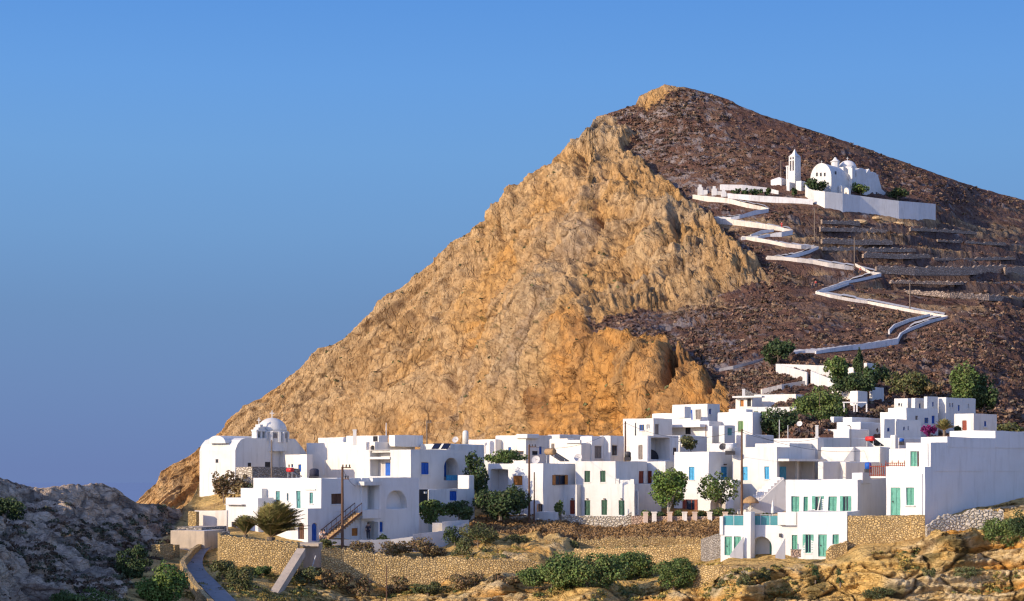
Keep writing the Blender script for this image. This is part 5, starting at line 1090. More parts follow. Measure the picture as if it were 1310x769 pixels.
# small gate piers on the plaza
for px, py0, py1, lab in ((896, 236, 248, 'white pointed pier at the left end of the plaza'), (914, 238, 249, 'tall white gate pier beside a stepped wall on the plaza'), (926, 243, 250, 'small white block at the right of the gate piers')):
    s = hill_at(px, py1); Y = s[1] - 1; p = P(px, py1, Y); hh = (py1 - py0) * Y / F; mb = MB(); mb.box(p + (-.7, 0, -1), (1.4, 0, 0), (0, 1.2, 0), (0, 0, hh * .7 + 1)); mb.box(p + (-.4, .2, hh * .7 - .01), (.8, 0, 0), (0, .8, 0), (0, 0, hh * .3)); mb.box(p + (.5, .1, -1), (1.6, 0, 0), (0, 1.0, 0), (0, 0, 1 + hh * .4)); tag(mb.build('gate_pier', 'whitewash'), lab, 'pier')
# ================================================================== stone walls, road and yard pieces near the viewer
def fw(name, label, pts, mat, thick=.6, into=(0, 1.0), rough=.18, ext=1.2, cat='wall', group=None): return wall_run(name, label, pts, thick, mat, cat, group, into, ext, 0, rough)
fw('retaining_wall', 'golden stone retaining wall under the palm terrace', [(278.5, 682, 722, 160), (281, 684, 727, 158.5), (320, 689, 731, 157.5), (360, 693, 735, 157), (381, 694.5, 738, 157)], 'golden_stone', .8, (.1, 1), .12)
fw('terrace_kerb', 'pale stone kerb bending back from the palm terrace wall', [(278.5, 681, 700, 160.5), (290, 679.5, 690, 168)], 'pale_stone', .5, (.5, .9), .05)
fw('dry_stone_wall', 'long golden dry stone wall below the left houses', [(411, 703, 731, 156.5), (440, 702.5, 735, 157.5), (480, 707, 738, 158), (520, 713, 742, 158), (560, 714, 746, 158), (600, 715.5, 746, 157.5), (640, 716, 741, 157.5), (690, 719, 736, 158)], 'golden_stone', .8, (0, 1), .28)
fw('dry_stone_wall', 'low yellowish dry stone wall under the brown field', [(700, 692, 706, 179), (740, 690, 705, 179.5), (800, 687.5, 701, 180), (860, 688, 700, 181), (922, 688, 698, 181)], 'golden_stone', .8, (0, 1), .3)
fw('dry_stone_wall', 'middle dry stone wall above the green thicket', [(735, 703, 722, 169), (790, 701, 728, 167), (840, 699, 722, 166), (880, 696.5, 718, 165.5), (898, 695, 717, 165)], 'golden_stone', .8, (0, 1), .22)
fw('stone_wall', 'grey shaded side wall left of the turquoise house', [(896.5, 690, 716, 164.5), (912, 685, 716, 161), (927, 680, 714, 157)], 'grey_stone', .5, (.5, .85), .06)
fw('stone_wall', 'low golden wall in front of the turquoise house', [(886, 724, 737, 149), (920, 724, 737, 147.5), (960, 725.5, 736, 147), (985, 728, 736, 147)], 'golden_stone', .8, (0, 1), .15)
fw('stone_wall', 'big golden stone wall carrying the terrace of the right hand house', [(1083.8, 660, 704, 150.6), (1110, 660, 704, 150.2), (1150, 660, 702, 149.8), (1165.5, 659.5, 700, 149.6)], 'golden_stone', .9, (0, 1), .06)
fw('stone_pillar', 'smooth golden stone corner pillar of the terrace wall', [(1165.8, 659, 700, 149.3), (1183.3, 659, 690, 149.0)], 'golden_stone', .9, (0, 1), .03)
fw('stone_wall', 'sloping golden stone wing wall beside the turquoise doors', [(1058, 706, 716, 149.6), (1064, 698.5, 716, 149.6), (1075, 696, 714, 149.8), (1084, 692.5, 712, 149.9)], 'golden_stone', .6, (0, 1), .08)
fw('stone_wall', 'broken stone wall at the foot of the huge shaded wall', [(1186, 672, 690, 147), (1198, 663, 684, 147.5), (1212, 660, 682, 148), (1232, 660, 680, 148.5), (1238, 653, 680, 148.5), (1262, 652.5, 676, 148.5), (1284, 653, 674, 148.5)], 'pale_stone', .7, (0, 1), .3)
fw('yard_wall', 'long low terrace wall of pale stone in front of the green door house', [(640, 661, 664, 203), (690, 660.5, 664, 202), (730, 660, 664, 201), (800, 660.5, 664, 200), (808, 655, 664, 200)], 'pale_stone', .4, (0, 1), .05)
yw = fw('garden_wall', 'long low pink-tinged garden wall carrying the white posts', [(808, 660, 664.5, 199.5), (870, 660.5, 664.5, 199.2), (944, 661, 664.5, 199)], 'pink_stone', .4, (0, 1), .03)
for i, x in enumerate((826, 837, 857, 876, 889, 908, 928)):
    p = P(x, 664.5, 198.9); mb = MB(); w = 5.6 * 198.9 / F; mb.box(p + (-w / 2, -.1, -.4), (w, 0, 0), (0, .5, 0), (0, 0, .4 + 8.3 * 199 / F)); mb.box(p + (-w * .62, -.15, 8.3 * 199 / F), (w * 1.24, 0, 0), (0, .6, 0), (0, 0, .13))
    tag(mb.build('gate_post', ('pink_plaster', 'cream_plaster')[i % 2]), 'short stone post with a cap in the low garden wall', 'post', 'stone posts along the garden wall')
fw('yard_wall', 'low whitish wall with stone caps in front of the hedge', [(528, 684, 692, 176), (545, 682, 690, 178), (568, 679, 687, 180), (598, 668, 676, 189)], 'old_plaster', .4, (0, 1), .04)
fw('yard_wall', 'short sunlit yellow wall piece beside the hedge', [(553, 669, 679, 184), (566, 669, 678, 184.5)], 'cream_plaster', .4, (0, 1), .0); fw('yard_wall', 'white garden wall running back to the big dark tree', [(565.5, 667.5, 682, 183.5), (600, 665, 672, 191)], 'whitewash', .35, (0, 1), .0)
fw('yard_wall', 'grey low wall with pots in front of the arched veranda house', [(418, 690.5, 698, 173.5), (460, 691, 698, 175), (500, 690, 697, 176), (528, 686.5, 694, 176)], 'grey_plaster', .35, (0, 1), .04)
# left foreground: road, cistern, ramp
def strip(name, label, lft, rgt, mat, lift, n=10):
    mb = MB(); vs = []
    def smooth(e):
        e = np.array(e, float); t = np.linspace(0, len(e) - 1, (len(e) - 1) * n + 1); out = []
        for u in t:
            k = min(int(u), len(e) - 2); f = u - k; a, b, c, d = e[max(k - 1, 0)], e[k], e[k + 1], e[min(k + 2, len(e) - 1)]
            out.append(.5 * (2 * b + (c - a) * f + (2 * a - 5 * b + 4 * c - d) * f * f + (3 * b - a - 3 * c + d) * f ** 3))
        return out
    for a, b in zip(smooth(lft), smooth(rgt)):
        for w in (0, .33, .67, 1): q = a + (b - a) * w; Y = FRONT.at(*q); p = P(q[0], q[1], Y); vs.append(p + np.array((0, -lift * 1.2, lift)))
    m = len(vs) // 4; mb.add(vs, [(4 * r + c, 4 * r + c + 1, 4 * r + c + 5, 4 * r + c + 4) for r in range(m - 1) for c in range(3)]); return tag(mb.build(name, mat, None, True), label, None, None, 'structure')
strip('road', 'narrow grey concrete road curving down', [(264, 699), (247, 707), (238, 717), (237, 727), (250, 745), (272, 769), (287, 785)], [(280, 697), (268, 706), (261, 717), (262, 731), (278, 748), (299, 769), (314, 785)], 'road_concrete', .28)
fw('road_wall', 'outer stone wall of the curving road, in shade above and lit below', [(x, a_, b_, front_at(x, min(b_, 800))[1] - .2) for x, a_, b_ in ((253.5, 696, 706), (244, 702, 714), (236, 711, 724), (230, 717, 732), (236, 731, 746), (247, 747, 762), (262, 763, 780), (276, 779, 796))], 'golden_stone', .5, (.6, .8), .06)
ci = B((218, 261.5, 288), (679, 705), 166, 20, par=.05); house('cistern', 'grey rendered cistern block beside the road', 'cistern', [ci], 'concrete', roofmat='roof_screed')
cb = B((226, 262, 290), (674.5, 681), 168.5, 20, ext=1, par=.02); house('stone_bank', 'brown stone bank on top of the cistern', 'wall', [B((226, 258, 290), (674.5, 681), 169, 20, ext=1, par=.02)], 'grey_stone', roofmat='grass_dry' if False else 'concrete')
house('gate_pillar', 'square golden pillar with a dark niche left of the road', 'pillar', [B((194, 205, 222), (697, 728), 157, 20, ext=3, par=.02, L=[]), ], 'golden_stone', roofmat='concrete'); house('gate_pillar', 'smaller square pillar right of the niche', 'pillar', [B((218, 224, 230), (697, 722), 160, 20, ext=3, par=.02)], 'golden_stone', roofmat='concrete')
house('white_wall', 'short white wall with a golden stone end behind the cistern', 'wall', [B((249, 290, 292), (653.5, 672), 178, 15, par=.03)], 'cream_plaster'); house('wall_end', 'golden stone end of the short white wall', 'wall', [B((240.5, 251, 255), (654.5, 674), 177, 30, par=.02)], 'golden_stone', roofmat='concrete')
rp = thing('ramp', 'sloping concrete ramp beam below the palm terrace', 'ramp', P(360, 735, 154)); mb = MB(); A0, A1 = P(333, 776, 145), P(380, 701.5, 155.5); n_ = np.array((.75, -.1, 0)); mb.add([A0, A1, A1 + n_, A0 + n_, A0 - (0, 0, .7), A1 - (0, 0, .7), A1 + n_ - (0, 0, .7), A0 + n_ - (0, 0, .7)], ((0, 1, 2, 3), (7, 6, 5, 4), (3, 2, 6, 7), (0, 4, 5, 1), (0, 3, 7, 4))); mb.build('beam', 'concrete', rp); mb = MB(); mb.box(P(379, 699, 158.4), (29 * 155.6 / F, 0, 0), (0, 3, 0), (0, 0, .25)); mb.build('landing', 'concrete', rp)
mb = MB(); q = P(388, 726, 159.0); mb.box(q, (22 * 155.6 / F, 0, 0), (0, 2.0, 0), (0, 0, 2.2)); mb.build('wall', 'concrete', rp)
mb = MB(); q = P(398.8, 727, 154.9); mb.tube([q, P(404, 711, 154.9)], .05, 6); mb.box(P(398, 729, 154.85), (.35, 0, 0), (0, .05, 0), (0, 0, .25)); tag(mb.build('prop_pole', 'pale_metal'), 'pale slanting pole leaning against the grey block', 'pole')
# ================================================================== poles
def pole(label, px, y0, y1, Y, r=.13, arms=(), wires=True, mat='pole_wood', name='utility_pole', lean=0.0):
    p0, p1 = P(px, y1, Y), P(px + lean, y0, Y); e = thing(name, label, 'pole', p0); mb = MB(); mb.tube([p0 - (0, 0, .8), p0 + (p1 - p0) * .5, p1], [r, r * .85, r * .7], 8); mb.build('shaft', mat, e)
    for z, w in arms:
        mb = MB(); q = p1 - (0, 0, z); mb.box(q + (-w * .1, -.05, 0), (w, 0, 0), (0, .1, 0), (0, 0, .1)); c = mb.build('cross_arm', mat, e)
        for s in (.15, .5, .85):
            mb = MB(); mb.lathe(q + (-w * .1 + w * s, 0, .1), [(.05, 0), (.08, .06), (.06, .14), (.08, .2), (.03, .26)], 8); mb.build('insulator', 'dark_metal', c)
    return e
pole('tall brown wooden pole in front of the shaded white wall left of the arched veranda', 438, 597, 704, 165, .15, ((.15, .9), (1.2, .7))); pole('dark wooden pole rising before the dark tree and the orange shutters', 677, 569, 661, 198, .14, ((.3, .9),))
pole('short thin pole close beside the taller dark one', 683.5, 604, 661, 197.6, .09); pole('slim pole on the flat roof right of the blue sunlit house', 800, 539, 586, 224, .13, mat='n'); pole('tall brown pole before the light blue door house', 949, 549, 663, 197, .15); pole('grey pole in front of the domed church', 347.5, 563, 612, 205, .10, mat='bark')
pole('short dark stub pole above the arched loggia roof', 813, 541, 560, 232, .10, mat='dark_metal'); pole('pole far behind the flat roofs in front of the cliff', 494, 541, 560, 232, .06, mat='white_paint', name='antenna_mast')
pole('dark pole standing before the cliff behind the solar panels', 546, 538, 568, 236, .10, ((.3, .7),), mat='bark'); pole('thin dark post in the bush below the long dry stone wall', 494.5, 722, 762, 150, .06)
for px, y0, y1, lab in ((1042, 267, 305, 'thin pole on the slope above the third bend of the path'), (1093, 304, 346, 'thin pole beside the fourth bend of the path'), (1164, 362, 396, 'thin pole standing above the lowest bend'), (999, 205, 228, 'thin mast left of the bell tower')): 
    s = hill_at(px, y1); pole(lab, px, y0, y1, s[1] - 1.5, .16, mat='bark')
for px, y0, y1, Y, lab in ((997, 537, 566, 246, 'pale lamp post before the dark tree, taller of two'), (1008, 544, 566, 246, 'pale lamp post before the dark tree, shorter of two')): pole(lab, px, y0, y1, Y, .07, mat='pale_metal', name='lamp_post')
e = thing('street_lamp', 'dark thin street lamp before the stepped white terraces', 'street lamp', P(1088.5, 572, 221)); mb = MB(); mb.tube([P(1088.5, 574, 221), P(1088.5, 547, 221), P(1087.5, 545, 221), P(1085.5, 544, 221)], .05, 6); mb.build('shaft', 'dark_metal', e); mb = MB(); mb.box(P(1083.5, 545, 221), (.35, 0, 0), (0, .25, 0), (0, 0, .12)); mb.build('lamp_head', 'pale_metal', e)
# ================================================================== roof equipment
def heater(label, px, py, Y, tank, s=1.0, panels=2, wpx=None):
    e = thing('solar_water_heater', label, 'water heater', P(px, py, Y)); o = P(px, py, Y); u = np.array((.80, .6, 0)); n = np.array((.6, -.8, 0))
    mb = MB(); c = o + (0, 0, 1.05 * s) - u * .0; mb.tube([c - n * .65 * s - u * .0, c - n * .60 * s, c + n * .60 * s, c + n * .65 * s], [.2 * s, .34 * s, .34 * s, .2 * s], 14); mb.build('tank', tank, e, True)
    for k in range(panels):
        mb = MB(); q = o + n * (-.75 + k * .8) * s + (0, 0, .9 * s) + u * .25; mb.box(q, n * .7 * s, u * 1.7 * s + np.array((0, 0, -.85 * s)), (.02, .02, .07)); mb.build('panel', 'solar_panel', e)
    mb = MB()
    for a_, b_, c_ in ((-.6, 0, 1.0), (.6, 0, 1.0), (-.6, 1.4, .3), (.6, 1.4, .3)): q = o + n * a_ * s + u * b_ * s; mb.tube([q - (0, 0, .3), q + (0, 0, c_ * s)], .03, 5)
    mb.build('stand', 'pale_metal', e); return e
heater('red tank solar heater on the flat roof left of the cream wall', 371, 610.5, 180.5, 'red_metal', .7, 1); heater('solar heater with a red tank and two dark panels above the sunlit long house', 1113, 571, 218, 'red_metal', .9); heater('solar heater with a brassy tank on the roof of the orange shutter house', 704, 591, 208.5, 'tan_wood', 1.15)
e = thing('solar_collector', 'pair of tilted dark solar panels on the low white roof house', 'solar panels', P(555, 575, 213)); mb = MB(); 
for x in (552, 564): mb.box(P(x, 574.5, 212.6), (9 * .0946, 0, 0), (.35, .9, .62), (0, -.02, .06))
mb.build('panel', 'solar_panel', e); mb = MB(); mb.box(P(554, 568.2, 215), (21 * .0955, 0, 0), (0, .1, 0), (0, 0, .1)); mb.build('frame', 'dark_metal', e)
def dish(label, px, py, Y, r=.5, mat='grey_plaster'):
    e = thing('satellite_dish', label, 'satellite dish', P(px, py, Y) - (0, 0, r * 1.8)); c = P(px, py, Y); ax = np.array((-.35, -.85, .4)); ax /= np.linalg.norm(ax); u = np.cross(ax, (0, 0, 1)); u /= np.linalg.norm(u); w = np.cross(u, ax); mb = MB(); vs = []; n = 14
    for i in range(4):
        rr = r * (i + .15) / 3.15; 
        for k in range(n): a_ = 2 * math.pi * k / n; vs.append(c + ax * (.35 * rr * rr / r) + (u * math.cos(a_) + w * math.sin(a_)) * rr)
    mb.add(vs, [tuple(range(n))] + [(i * n + k, i * n + (k + 1) % n, (i + 1) * n + (k + 1) % n, (i + 1) * n + k) for i in range(3) for k in range(n)]); mb.build('reflector', mat, e, True); mb = MB(); mb.tube([c - ax * .02, c - (0, 0, r * .9), c - (0, 0, r * 2.4)], .04, 6); mb.tube([c - u * r * .6, c + ax * r * .9], .02, 5); mb.build('mount', 'dark_metal', e); return e
dish('grey satellite dish on the roof of the orange shutter house', 686, 589, 207.5, .52); dish('grey satellite dish left of the green door house roof', 740, 586, 210, .5); dish('small dish beside the fat chimney', 583, 563, 236, .45); dish('white tilted dish in front of the tall dark tree', 1023, 542.5, 244, .4, 'whitewash'); dish('satellite dish with dark rim on the roof of the light blue shutter house', 925, 572, 212, .45, 'dark_metal')
def tank(label, px, py, Y, r, h, mat): 
    e = thing('water_tank', label, 'water tank', P(px, py, Y)); mb = MB(); mb.lathe(P(px, py, Y), [(r, 0), (r, h * .8), (r * .7, h), (r * .2, h * 1.05)], 14); mb.build('tank', mat, e, True); mb = MB(); mb.box(P(px, py, Y) + (-r, -r, -.45), (2 * r, 0, 0), (0, 2 * r, 0), (0, 0, .45)); mb.build('stand', 'dark_metal', e)
tank('dark round water tank on the palm house roof', 402, 609, 183, .5, .75, 'dark_cloth'); tank('grey water tank on the roof of the light blue door house', 934, 577, 209.5, .55, .8, 'pale_metal'); tank('dark tank at the foot of the slim roof pole', 803, 585, 222, .42, .7, 'dark_metal'); tank('blue-black barrel beside the timber balcony', 1110.5, 600, 163, .3, .6, 'b'); tank('blue round tank on the shaded terrace below the upper cluster', 1153.5, 565, 224, .3, .4, 'b')
e = thing('parasol', 'closed cream parasol on the terrace with the glass railing', 'parasol', P(988.5, 668, 156)); mb = MB(); mb.tube([P(988.5, 672, 156), P(988.5, 640, 156)], .03, 6); mb.build('pole', 'pale_metal', e); mb = MB(); mb.lathe(P(988.5, 657, 156), [(.13, 0), (.17, .1), (.12, .5), (.06, 1.0), (.02, 1.2)], 10); mb.build('canopy', 'canvas', e, True)
e = thing('thatched_parasol', 'round thatched shade beside the wooden pole', 'parasol', P(960, 655, 201)); mb = MB(); mb.tube([P(960, 658, 201), P(960, 636, 201)], .08, 8); mb.build('pole', 'canvas', e); mb = MB(); mb.lathe(P(960, 642.5, 201), [(.95, -.12), (.98, 0), (.75, .35), (.4, .58), (.08, .7)], 14); mb.build('canopy', 'tan_wood', e, True)
for px, py, Y, lab in ((1013, 713, 148.6, 'square stone planter in front of the turquoise shutters'),):
    e = thing('planter', lab, 'planter', P(px + 5, py, Y)); mb = MB(); mb.box(P(px, py, Y), (.78, 0, 0), (0, .6, 0), (0, 0, .6)); mb.build('box', 'pink_stone', e); mb = MB(); mb.box(P(px, py, Y) + (-.03, -.03, .6), (.84, 0, 0), (0, .66, 0), (0, 0, .06)); mb.build('rim', 'pale_stone', e)
for i, (px, py, Y) in enumerate(((866, 571, 236.5), (873, 572, 236), (881, 571.5, 236.2), (888, 571, 236.8))):
    mb = MB(); mb.lathe(P(px, py, Y), [(.13, 0), (.22, .3), (.25, .42), (.18, .42)], 10); tag(mb.build('flower_pot', ('whitewash', 'cream_plaster')[i % 2], None, True), 'white flower pot on the terrace below the olive bush', 'pot', 'flower pots on the terrace')
# ================================================================== people, small in the picture
def person(label, px, py, Y, top, bottom, turn=0.0, stride=.12, hairmat='hair'):
    p = P(px, py, Y); e = thing('person', label, 'person', p); c, s_ = math.cos(turn), math.sin(turn)
    def X(x, y, z): return (p[0] + x * c - y * s_, p[1] + x * s_ + y * c, p[2] + z)
    J = [((0, 0, .95), .15), ((0, 0, 1.2), .14), ((0, .0, 1.42), .15), ((0, 0, 1.5), .06), ((0, -.01, 1.58), .09), ((0, -.01, 1.68), .095),
         ((.10, 0, .88), .09), ((.11, -stride, .48), .065), ((.11, -stride * .9, .07), .045), ((.11, -stride - .14, .03), .04), ((-.10, 0, .88), .09), ((-.11, stride * .6, .48), .065), ((-.11, stride * 1.4, .07), .045), ((-.11, stride * 1.4 - .14, .03), .04),
         ((.19, 0, 1.40), .06), ((.25, .06, 1.13), .045), ((.25, -.08, .90), .035), ((.25, -.12, .80), .035), ((-.19, 0, 1.40), .06), ((-.25, -.05, 1.13), .045), ((-.24, -.16, .92), .035), ((-.24, -.2, .82), .035)]
    E = [(0, 1), (1, 2), (2, 3), (3, 4), (4, 5), (0, 6), (6, 7), (7, 8), (8, 9), (0, 10), (10, 11), (11, 12), (12, 13), (2, 14), (14, 15), (15, 16), (16, 17), (2, 18), (18, 19), (19, 20), (20, 21)]
    def skin(name, idx, grow, mat):
        ids = {i: n for n, i in enumerate(idx)}; me = bpy.data.meshes.new(name); loc = np.array(p)
        me.from_pydata([tuple(np.array(X(*J[i][0])) - loc) for i in idx], [(ids[a], ids[b]) for a, b in E if a in ids and b in ids], []); o = bpy.data.objects.new(name, me); col.objects.link(o); o.parent = e; me.materials.append(MATS[mat])
        md = o.modifiers.new('skin', 'SKIN'); 
        for n, i in enumerate(idx): v = me.skin_vertices[0].data[n]; r = J[i][1] + grow; v.radius = (r, r); v.use_root = (n == 0)
        o.modifiers.new('sub', 'SUBSURF').levels = 1; o.modifiers['sub'].render_levels = 1; return o
    skin('body', list(range(len(J))), 0.0, 'skin'); skin('shirt', [1, 0, 2, 14, 15, 18, 19], .018, top); skin('trousers', [0, 6, 7, 8, 10, 11, 12], .016, bottom)
    mb = MB(); mb.lathe(X(0, .015, 1.66), [(.10, -.06), (.112, 0), (.10, .06), (.06, .105), (.01, .12)], 10); mb.build('hair', hairmat, e, True); return e
person('person in a white top standing at the foot of the brown outside stair', 411.5, 700, 172.3, 'white_cloth', 'dark_cloth', .4); person('person in dark clothes beside the one in white at the stair foot', 414.6, 700, 171.9, 'dark_cloth', 'dark_cloth', -.5)
person('person in dark clothes in the arched blue doorway under the veranda', 471, 690, 181.6, 'dark_cloth', 'dark_cloth')
for px, py, tp, bt_, lab in ((1000, 293, 'red_cloth', 'red_cloth', 'person in red at the second bend of the zigzag path'), (1100.5, 352, 'red_cloth', 'dark_cloth', 'person in a red top at the fourth bend of the zigzag path'), (1093, 352, 'dark_cloth', 'dark_cloth', 'person in dark clothes walking next to the one in a red top'), (1043.5, 369, 'red_cloth', 'dark_cloth', 'person in a red top walking below the fourth bend'), (1039, 371, 'dark_cloth', 'dark_cloth', 'person in dark clothes left of the red top below the fourth bend')):
    s = hill_at(px, py); person(lab, px, py - 1.0, s[1] - 2.0, tp, bt_, random.uniform(-1, 1))

# dry stone terrace walls across the slope right of the path
for k, (lab, pts) in enumerate((('uppermost dark terrace wall under the church retaining wall', [(1052, 281, 285), (1085, 281, 286), (1100, 282, 288)]), ('dark terrace wall, second below the church', [(1050, 289.5, 294.5), (1100, 290, 296), (1138, 293, 298)]), ('dark terrace wall, third below the church', [(1052, 303, 310), (1095, 304, 312), (1142, 306, 312)]),
  ('dark terrace wall, fourth below the church', [(1052, 314.5, 319), (1110, 315.5, 321), (1172, 317, 321)]), ('dark terrace wall just above the fourth bend', [(1105, 321.5, 328), (1150, 323, 330), (1190, 325, 329)]), ('tallest and longest dark terrace wall right of the fourth bend', [(1122, 338, 348), (1170, 338, 351), (1230, 338, 351), (1288, 336, 348)]),
  ('thin terrace wall running to the right edge', [(1140, 358, 361), (1220, 359.5, 363), (1315, 361, 365)]), ('long low terrace wall above the lowest bend', [(1160, 370, 374), (1215, 372, 380), (1265, 375, 383), (1320, 379, 385)]), ('short terrace wall at the right edge', [(1286, 339, 350), (1325, 338, 350)]), ('thin broken terrace wall right of the tan rocks', [(1165, 290, 294), (1210, 292, 296), (1250, 296, 299)]), ('thin terrace wall in the upper right shade', [(1200, 305, 308), (1250, 308, 311), (1312, 312, 315)]), ('faint terrace wall above the tallest one', [(1195, 328, 332), (1240, 329, 332), (1300, 328, 331)]), ('faint terrace wall under the lowest bend', [(1225, 398, 401), (1265, 401, 404), (1315, 404, 407)]))):
    wall_run('terrace_wall', lab, [(x, y0 + (y1 - y0) * .25, y1, hy(x, y1) + 1.5) for x, y0, y1 in pts], 1.2, 'dark_stone', 'wall', 'terrace walls on the church slope', (-.2, .97), .3, 0, .55)
for k, (px, py, w, lab) in enumerate(((1100, 282, 13, 'large sunlit tan rock below the church wall'), (1122, 277, 8, 'sunlit tan rock right of the large one'), (1150, 284, 9, 'flat sunlit tan rock on the upper terrace'))):
    s = hill_at(px, py); q = P(px, py + 2, s[1] - .3); r_ = w * .8 * s[1] / F; g_ = np.random.default_rng(k); bm = bmesh.new(); bmesh.ops.create_icosphere(bm, subdivisions=3, radius=1.0)
    vv = np.array([v.co[:] for v in bm.verts]); dd = 1 + .35 * fbm(vv * 1.6 + k * 7, 4, 5) + .2 * fbm(vv * 5 + k, 3, 6)
    for v, d_ in zip(bm.verts, dd): v.co = (v.co.x * r_ * d_, v.co.y * r_ * .5 * d_, v.co.z * r_ * .32 * d_)
    me = bpy.data.meshes.new('boulder'); bm.to_mesh(me); bm.free(); me.materials.append(MATS['tan_rock']); o = bpy.data.objects.new('boulder', me); col.objects.link(o); o.location = tuple(q); tag(o, lab, 'rock')

def cable(label, a, b, sag):
    a, b = np.asarray(a), np.asarray(b); mb = MB(); mb.tube([a + (b - a) * t / 12 - (0, 0, sag * 4 * (t / 12) * (1 - t / 12)) for t in range(13)], .022, 5); e = thing('power_cable', label, 'cable', a); mb.build('wire', 'dark_metal', e)
pt_ = P(949, 550, 197)
cable('thin cable sagging from the tall brown pole over the long sunlit house', pt_, P(1128, 574, 214), 1.2); cable('thin cable from the tall brown pole to the thick white roof pillar', pt_ - (0, 0, .25), P(1046, 561, 217), .7); cable('thin cable from the tall brown pole back to the slim roof pole', pt_, P(800, 541, 224), 1.4)
cable('thin cable between the slim roof pole and the dark wooden pole', P(800, 541, 224), P(677, 571, 198), 1.3); cable('thin cable from the brown pole down to the palm house roof', P(438, 599, 165), P(455, 622, 181), .3)
# ================================================================== trees, bushes, ground cover
def leaves(n, blobs, size, seed, flat=0.0, shell=.45):
    """leaf-sized quads spread through a set of ellipsoid blobs [(centre, radii), ...]"""
    g = np.random.default_rng(seed); vol = np.array([np.prod(b[1]) ** .75 for b in blobs]); cnt = g.multinomial(n, vol / vol.sum()); Pp = []; Nn = []; sh = []
    for (c, r), m in zip(blobs, cnt):
        d = g.normal(size=(m, 3)); d /= np.linalg.norm(d, axis=1, keepdims=True) + 1e-9; rad = shell + (1 - shell) * g.random(m) ** .6; rad *= 1 + .22 * np.sin(d[:, 0] * 5 + seed) * np.cos(d[:, 2] * 4 + seed * 2)
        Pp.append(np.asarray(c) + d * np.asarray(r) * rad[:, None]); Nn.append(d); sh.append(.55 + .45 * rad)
    p = np.concatenate(Pp); d = np.concatenate(Nn); sh = np.concatenate(sh); m = len(p)
    nrm = d * .9 + g.normal(size=(m, 3)) * .75 + (0, 0, .25 + flat); nrm /= np.linalg.norm(nrm, axis=1, keepdims=True); a = np.cross(nrm, g.normal(size=(m, 3))); a /= np.linalg.norm(a, axis=1, keepdims=True) + 1e-9; b = np.cross(nrm, a)
    s = size * (.6 + .8 * g.random(m))[:, None]; e = .55 + .3 * g.random(m)[:, None]
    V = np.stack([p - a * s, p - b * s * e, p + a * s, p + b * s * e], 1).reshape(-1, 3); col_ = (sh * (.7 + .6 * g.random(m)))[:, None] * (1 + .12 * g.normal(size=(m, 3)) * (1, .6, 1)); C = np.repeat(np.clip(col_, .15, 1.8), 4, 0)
    return V, np.arange(m * 4).reshape(-1, 4), C
def crown_blobs(g, c, rx, ry, rz, n, sub=.42):
    out = [(np.array(c) + g.normal(size=3) * np.array((rx, ry, rz)) * .12, np.array((rx, ry, rz)) * .55)]
    for k in range(n):
        d = g.normal(size=3); d[2] = d[2] * .8 + .15; d /= np.linalg.norm(d); s = sub * (.5 + .9 * g.random()); out.append((np.array(c) + d * np.array((rx, ry, rz)) * (1 - s * .5), np.array((rx, ry, rz)) * s))
    return out
SEED = [100]
def tree(name, label, px, yb, y0, y1, hw, Y, leaf, cat='tree', n=2600, size=.17, trunk=True, nb=16, group=None, bark='bark', depth=1.0, ox=0, trunk_top=.35, sub=.42):
    """crown from photo rows y0 (top) to y1 (bottom) and half width hw columns, standing on row yb at distance Y"""
    SEED[0] += 1; g = np.random.default_rng(SEED[0]); auto = Y is None; near = (not auto) and Y < 189 and not trunk; Y = front_at(px, min(yb, 775))[1] - .1 if near else Y; size, n = (size * .62, int(n * 2.2)) if near else (size * .85, int(n * 1.3)); Y = hill_at(px, yb)[1] - 1.0 if auto else Y; p = P(px, yb, Y); e = thing(name, label, cat, p, group); k = Y / F; c = P(px + ox, (y0 + y1) / 2, Y + hw * k * (-.35 if auto else .25)); rx, rz = hw * k, (y1 - y0) / 2 * k
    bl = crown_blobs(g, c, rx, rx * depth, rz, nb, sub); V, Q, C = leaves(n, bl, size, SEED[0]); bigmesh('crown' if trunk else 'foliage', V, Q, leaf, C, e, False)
    mb = MB(); top = c + (0, 0, rz * trunk_top - rz * .2); r0 = max(.07, rx * .07) if trunk else .06
    base = p + (0, 0, -.4); mb.tube([base, base + (top - base) * .4 + g.normal(size=3) * rx * .03, base + (top - base) * .75 + g.normal(size=3) * rx * .05, top], [r0 * 1.25, r0, r0 * .7, r0 * .35], 7)
    for i in range(6 if trunk else 4):
        f = .35 + .1 * i; s = base + (top - base) * f; t_ = bl[1 + i % (len(bl) - 1)][0]; mb.tube([s, (s + t_) / 2 + (0, 0, -.05 * rx), t_], [r0 * .5, r0 * .35, r0 * .12], 5)
    mb.build('trunk' if trunk else 'stem', bark, e); return e
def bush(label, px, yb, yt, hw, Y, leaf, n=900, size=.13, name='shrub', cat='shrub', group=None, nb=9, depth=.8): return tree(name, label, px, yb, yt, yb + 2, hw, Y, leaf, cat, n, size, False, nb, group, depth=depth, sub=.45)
tree('tree', 'bright green round tree with a pale trunk beside the green door house', 856, 659, 598, 648, 22, 200, 'leaf_bright', n=4600, size=.15, bark='pale_bark', trunk_top=-.2, nb=30, sub=.34)
tree('tree', 'spreading dark olive-green tree in front of the ground floor arch', 922, 658, 604, 644, 25, 201, 'leaf_mid', n=1900, size=.15, nb=15, sub=.34, ox=-2)
tree('tree', 'big dark bushy tree left of the orange shutters', 640, 662, 619, 662, 31, 197, 'leaf_dark', n=4200, size=.17, trunk_top=.0, nb=22)
tree('vine_thicket', 'dark tall thicket climbing between the arch house and the orange shutter house', 606, 662, 582, 645, 17, 203, 'leaf_dark', n=2600, size=.17, nb=16)
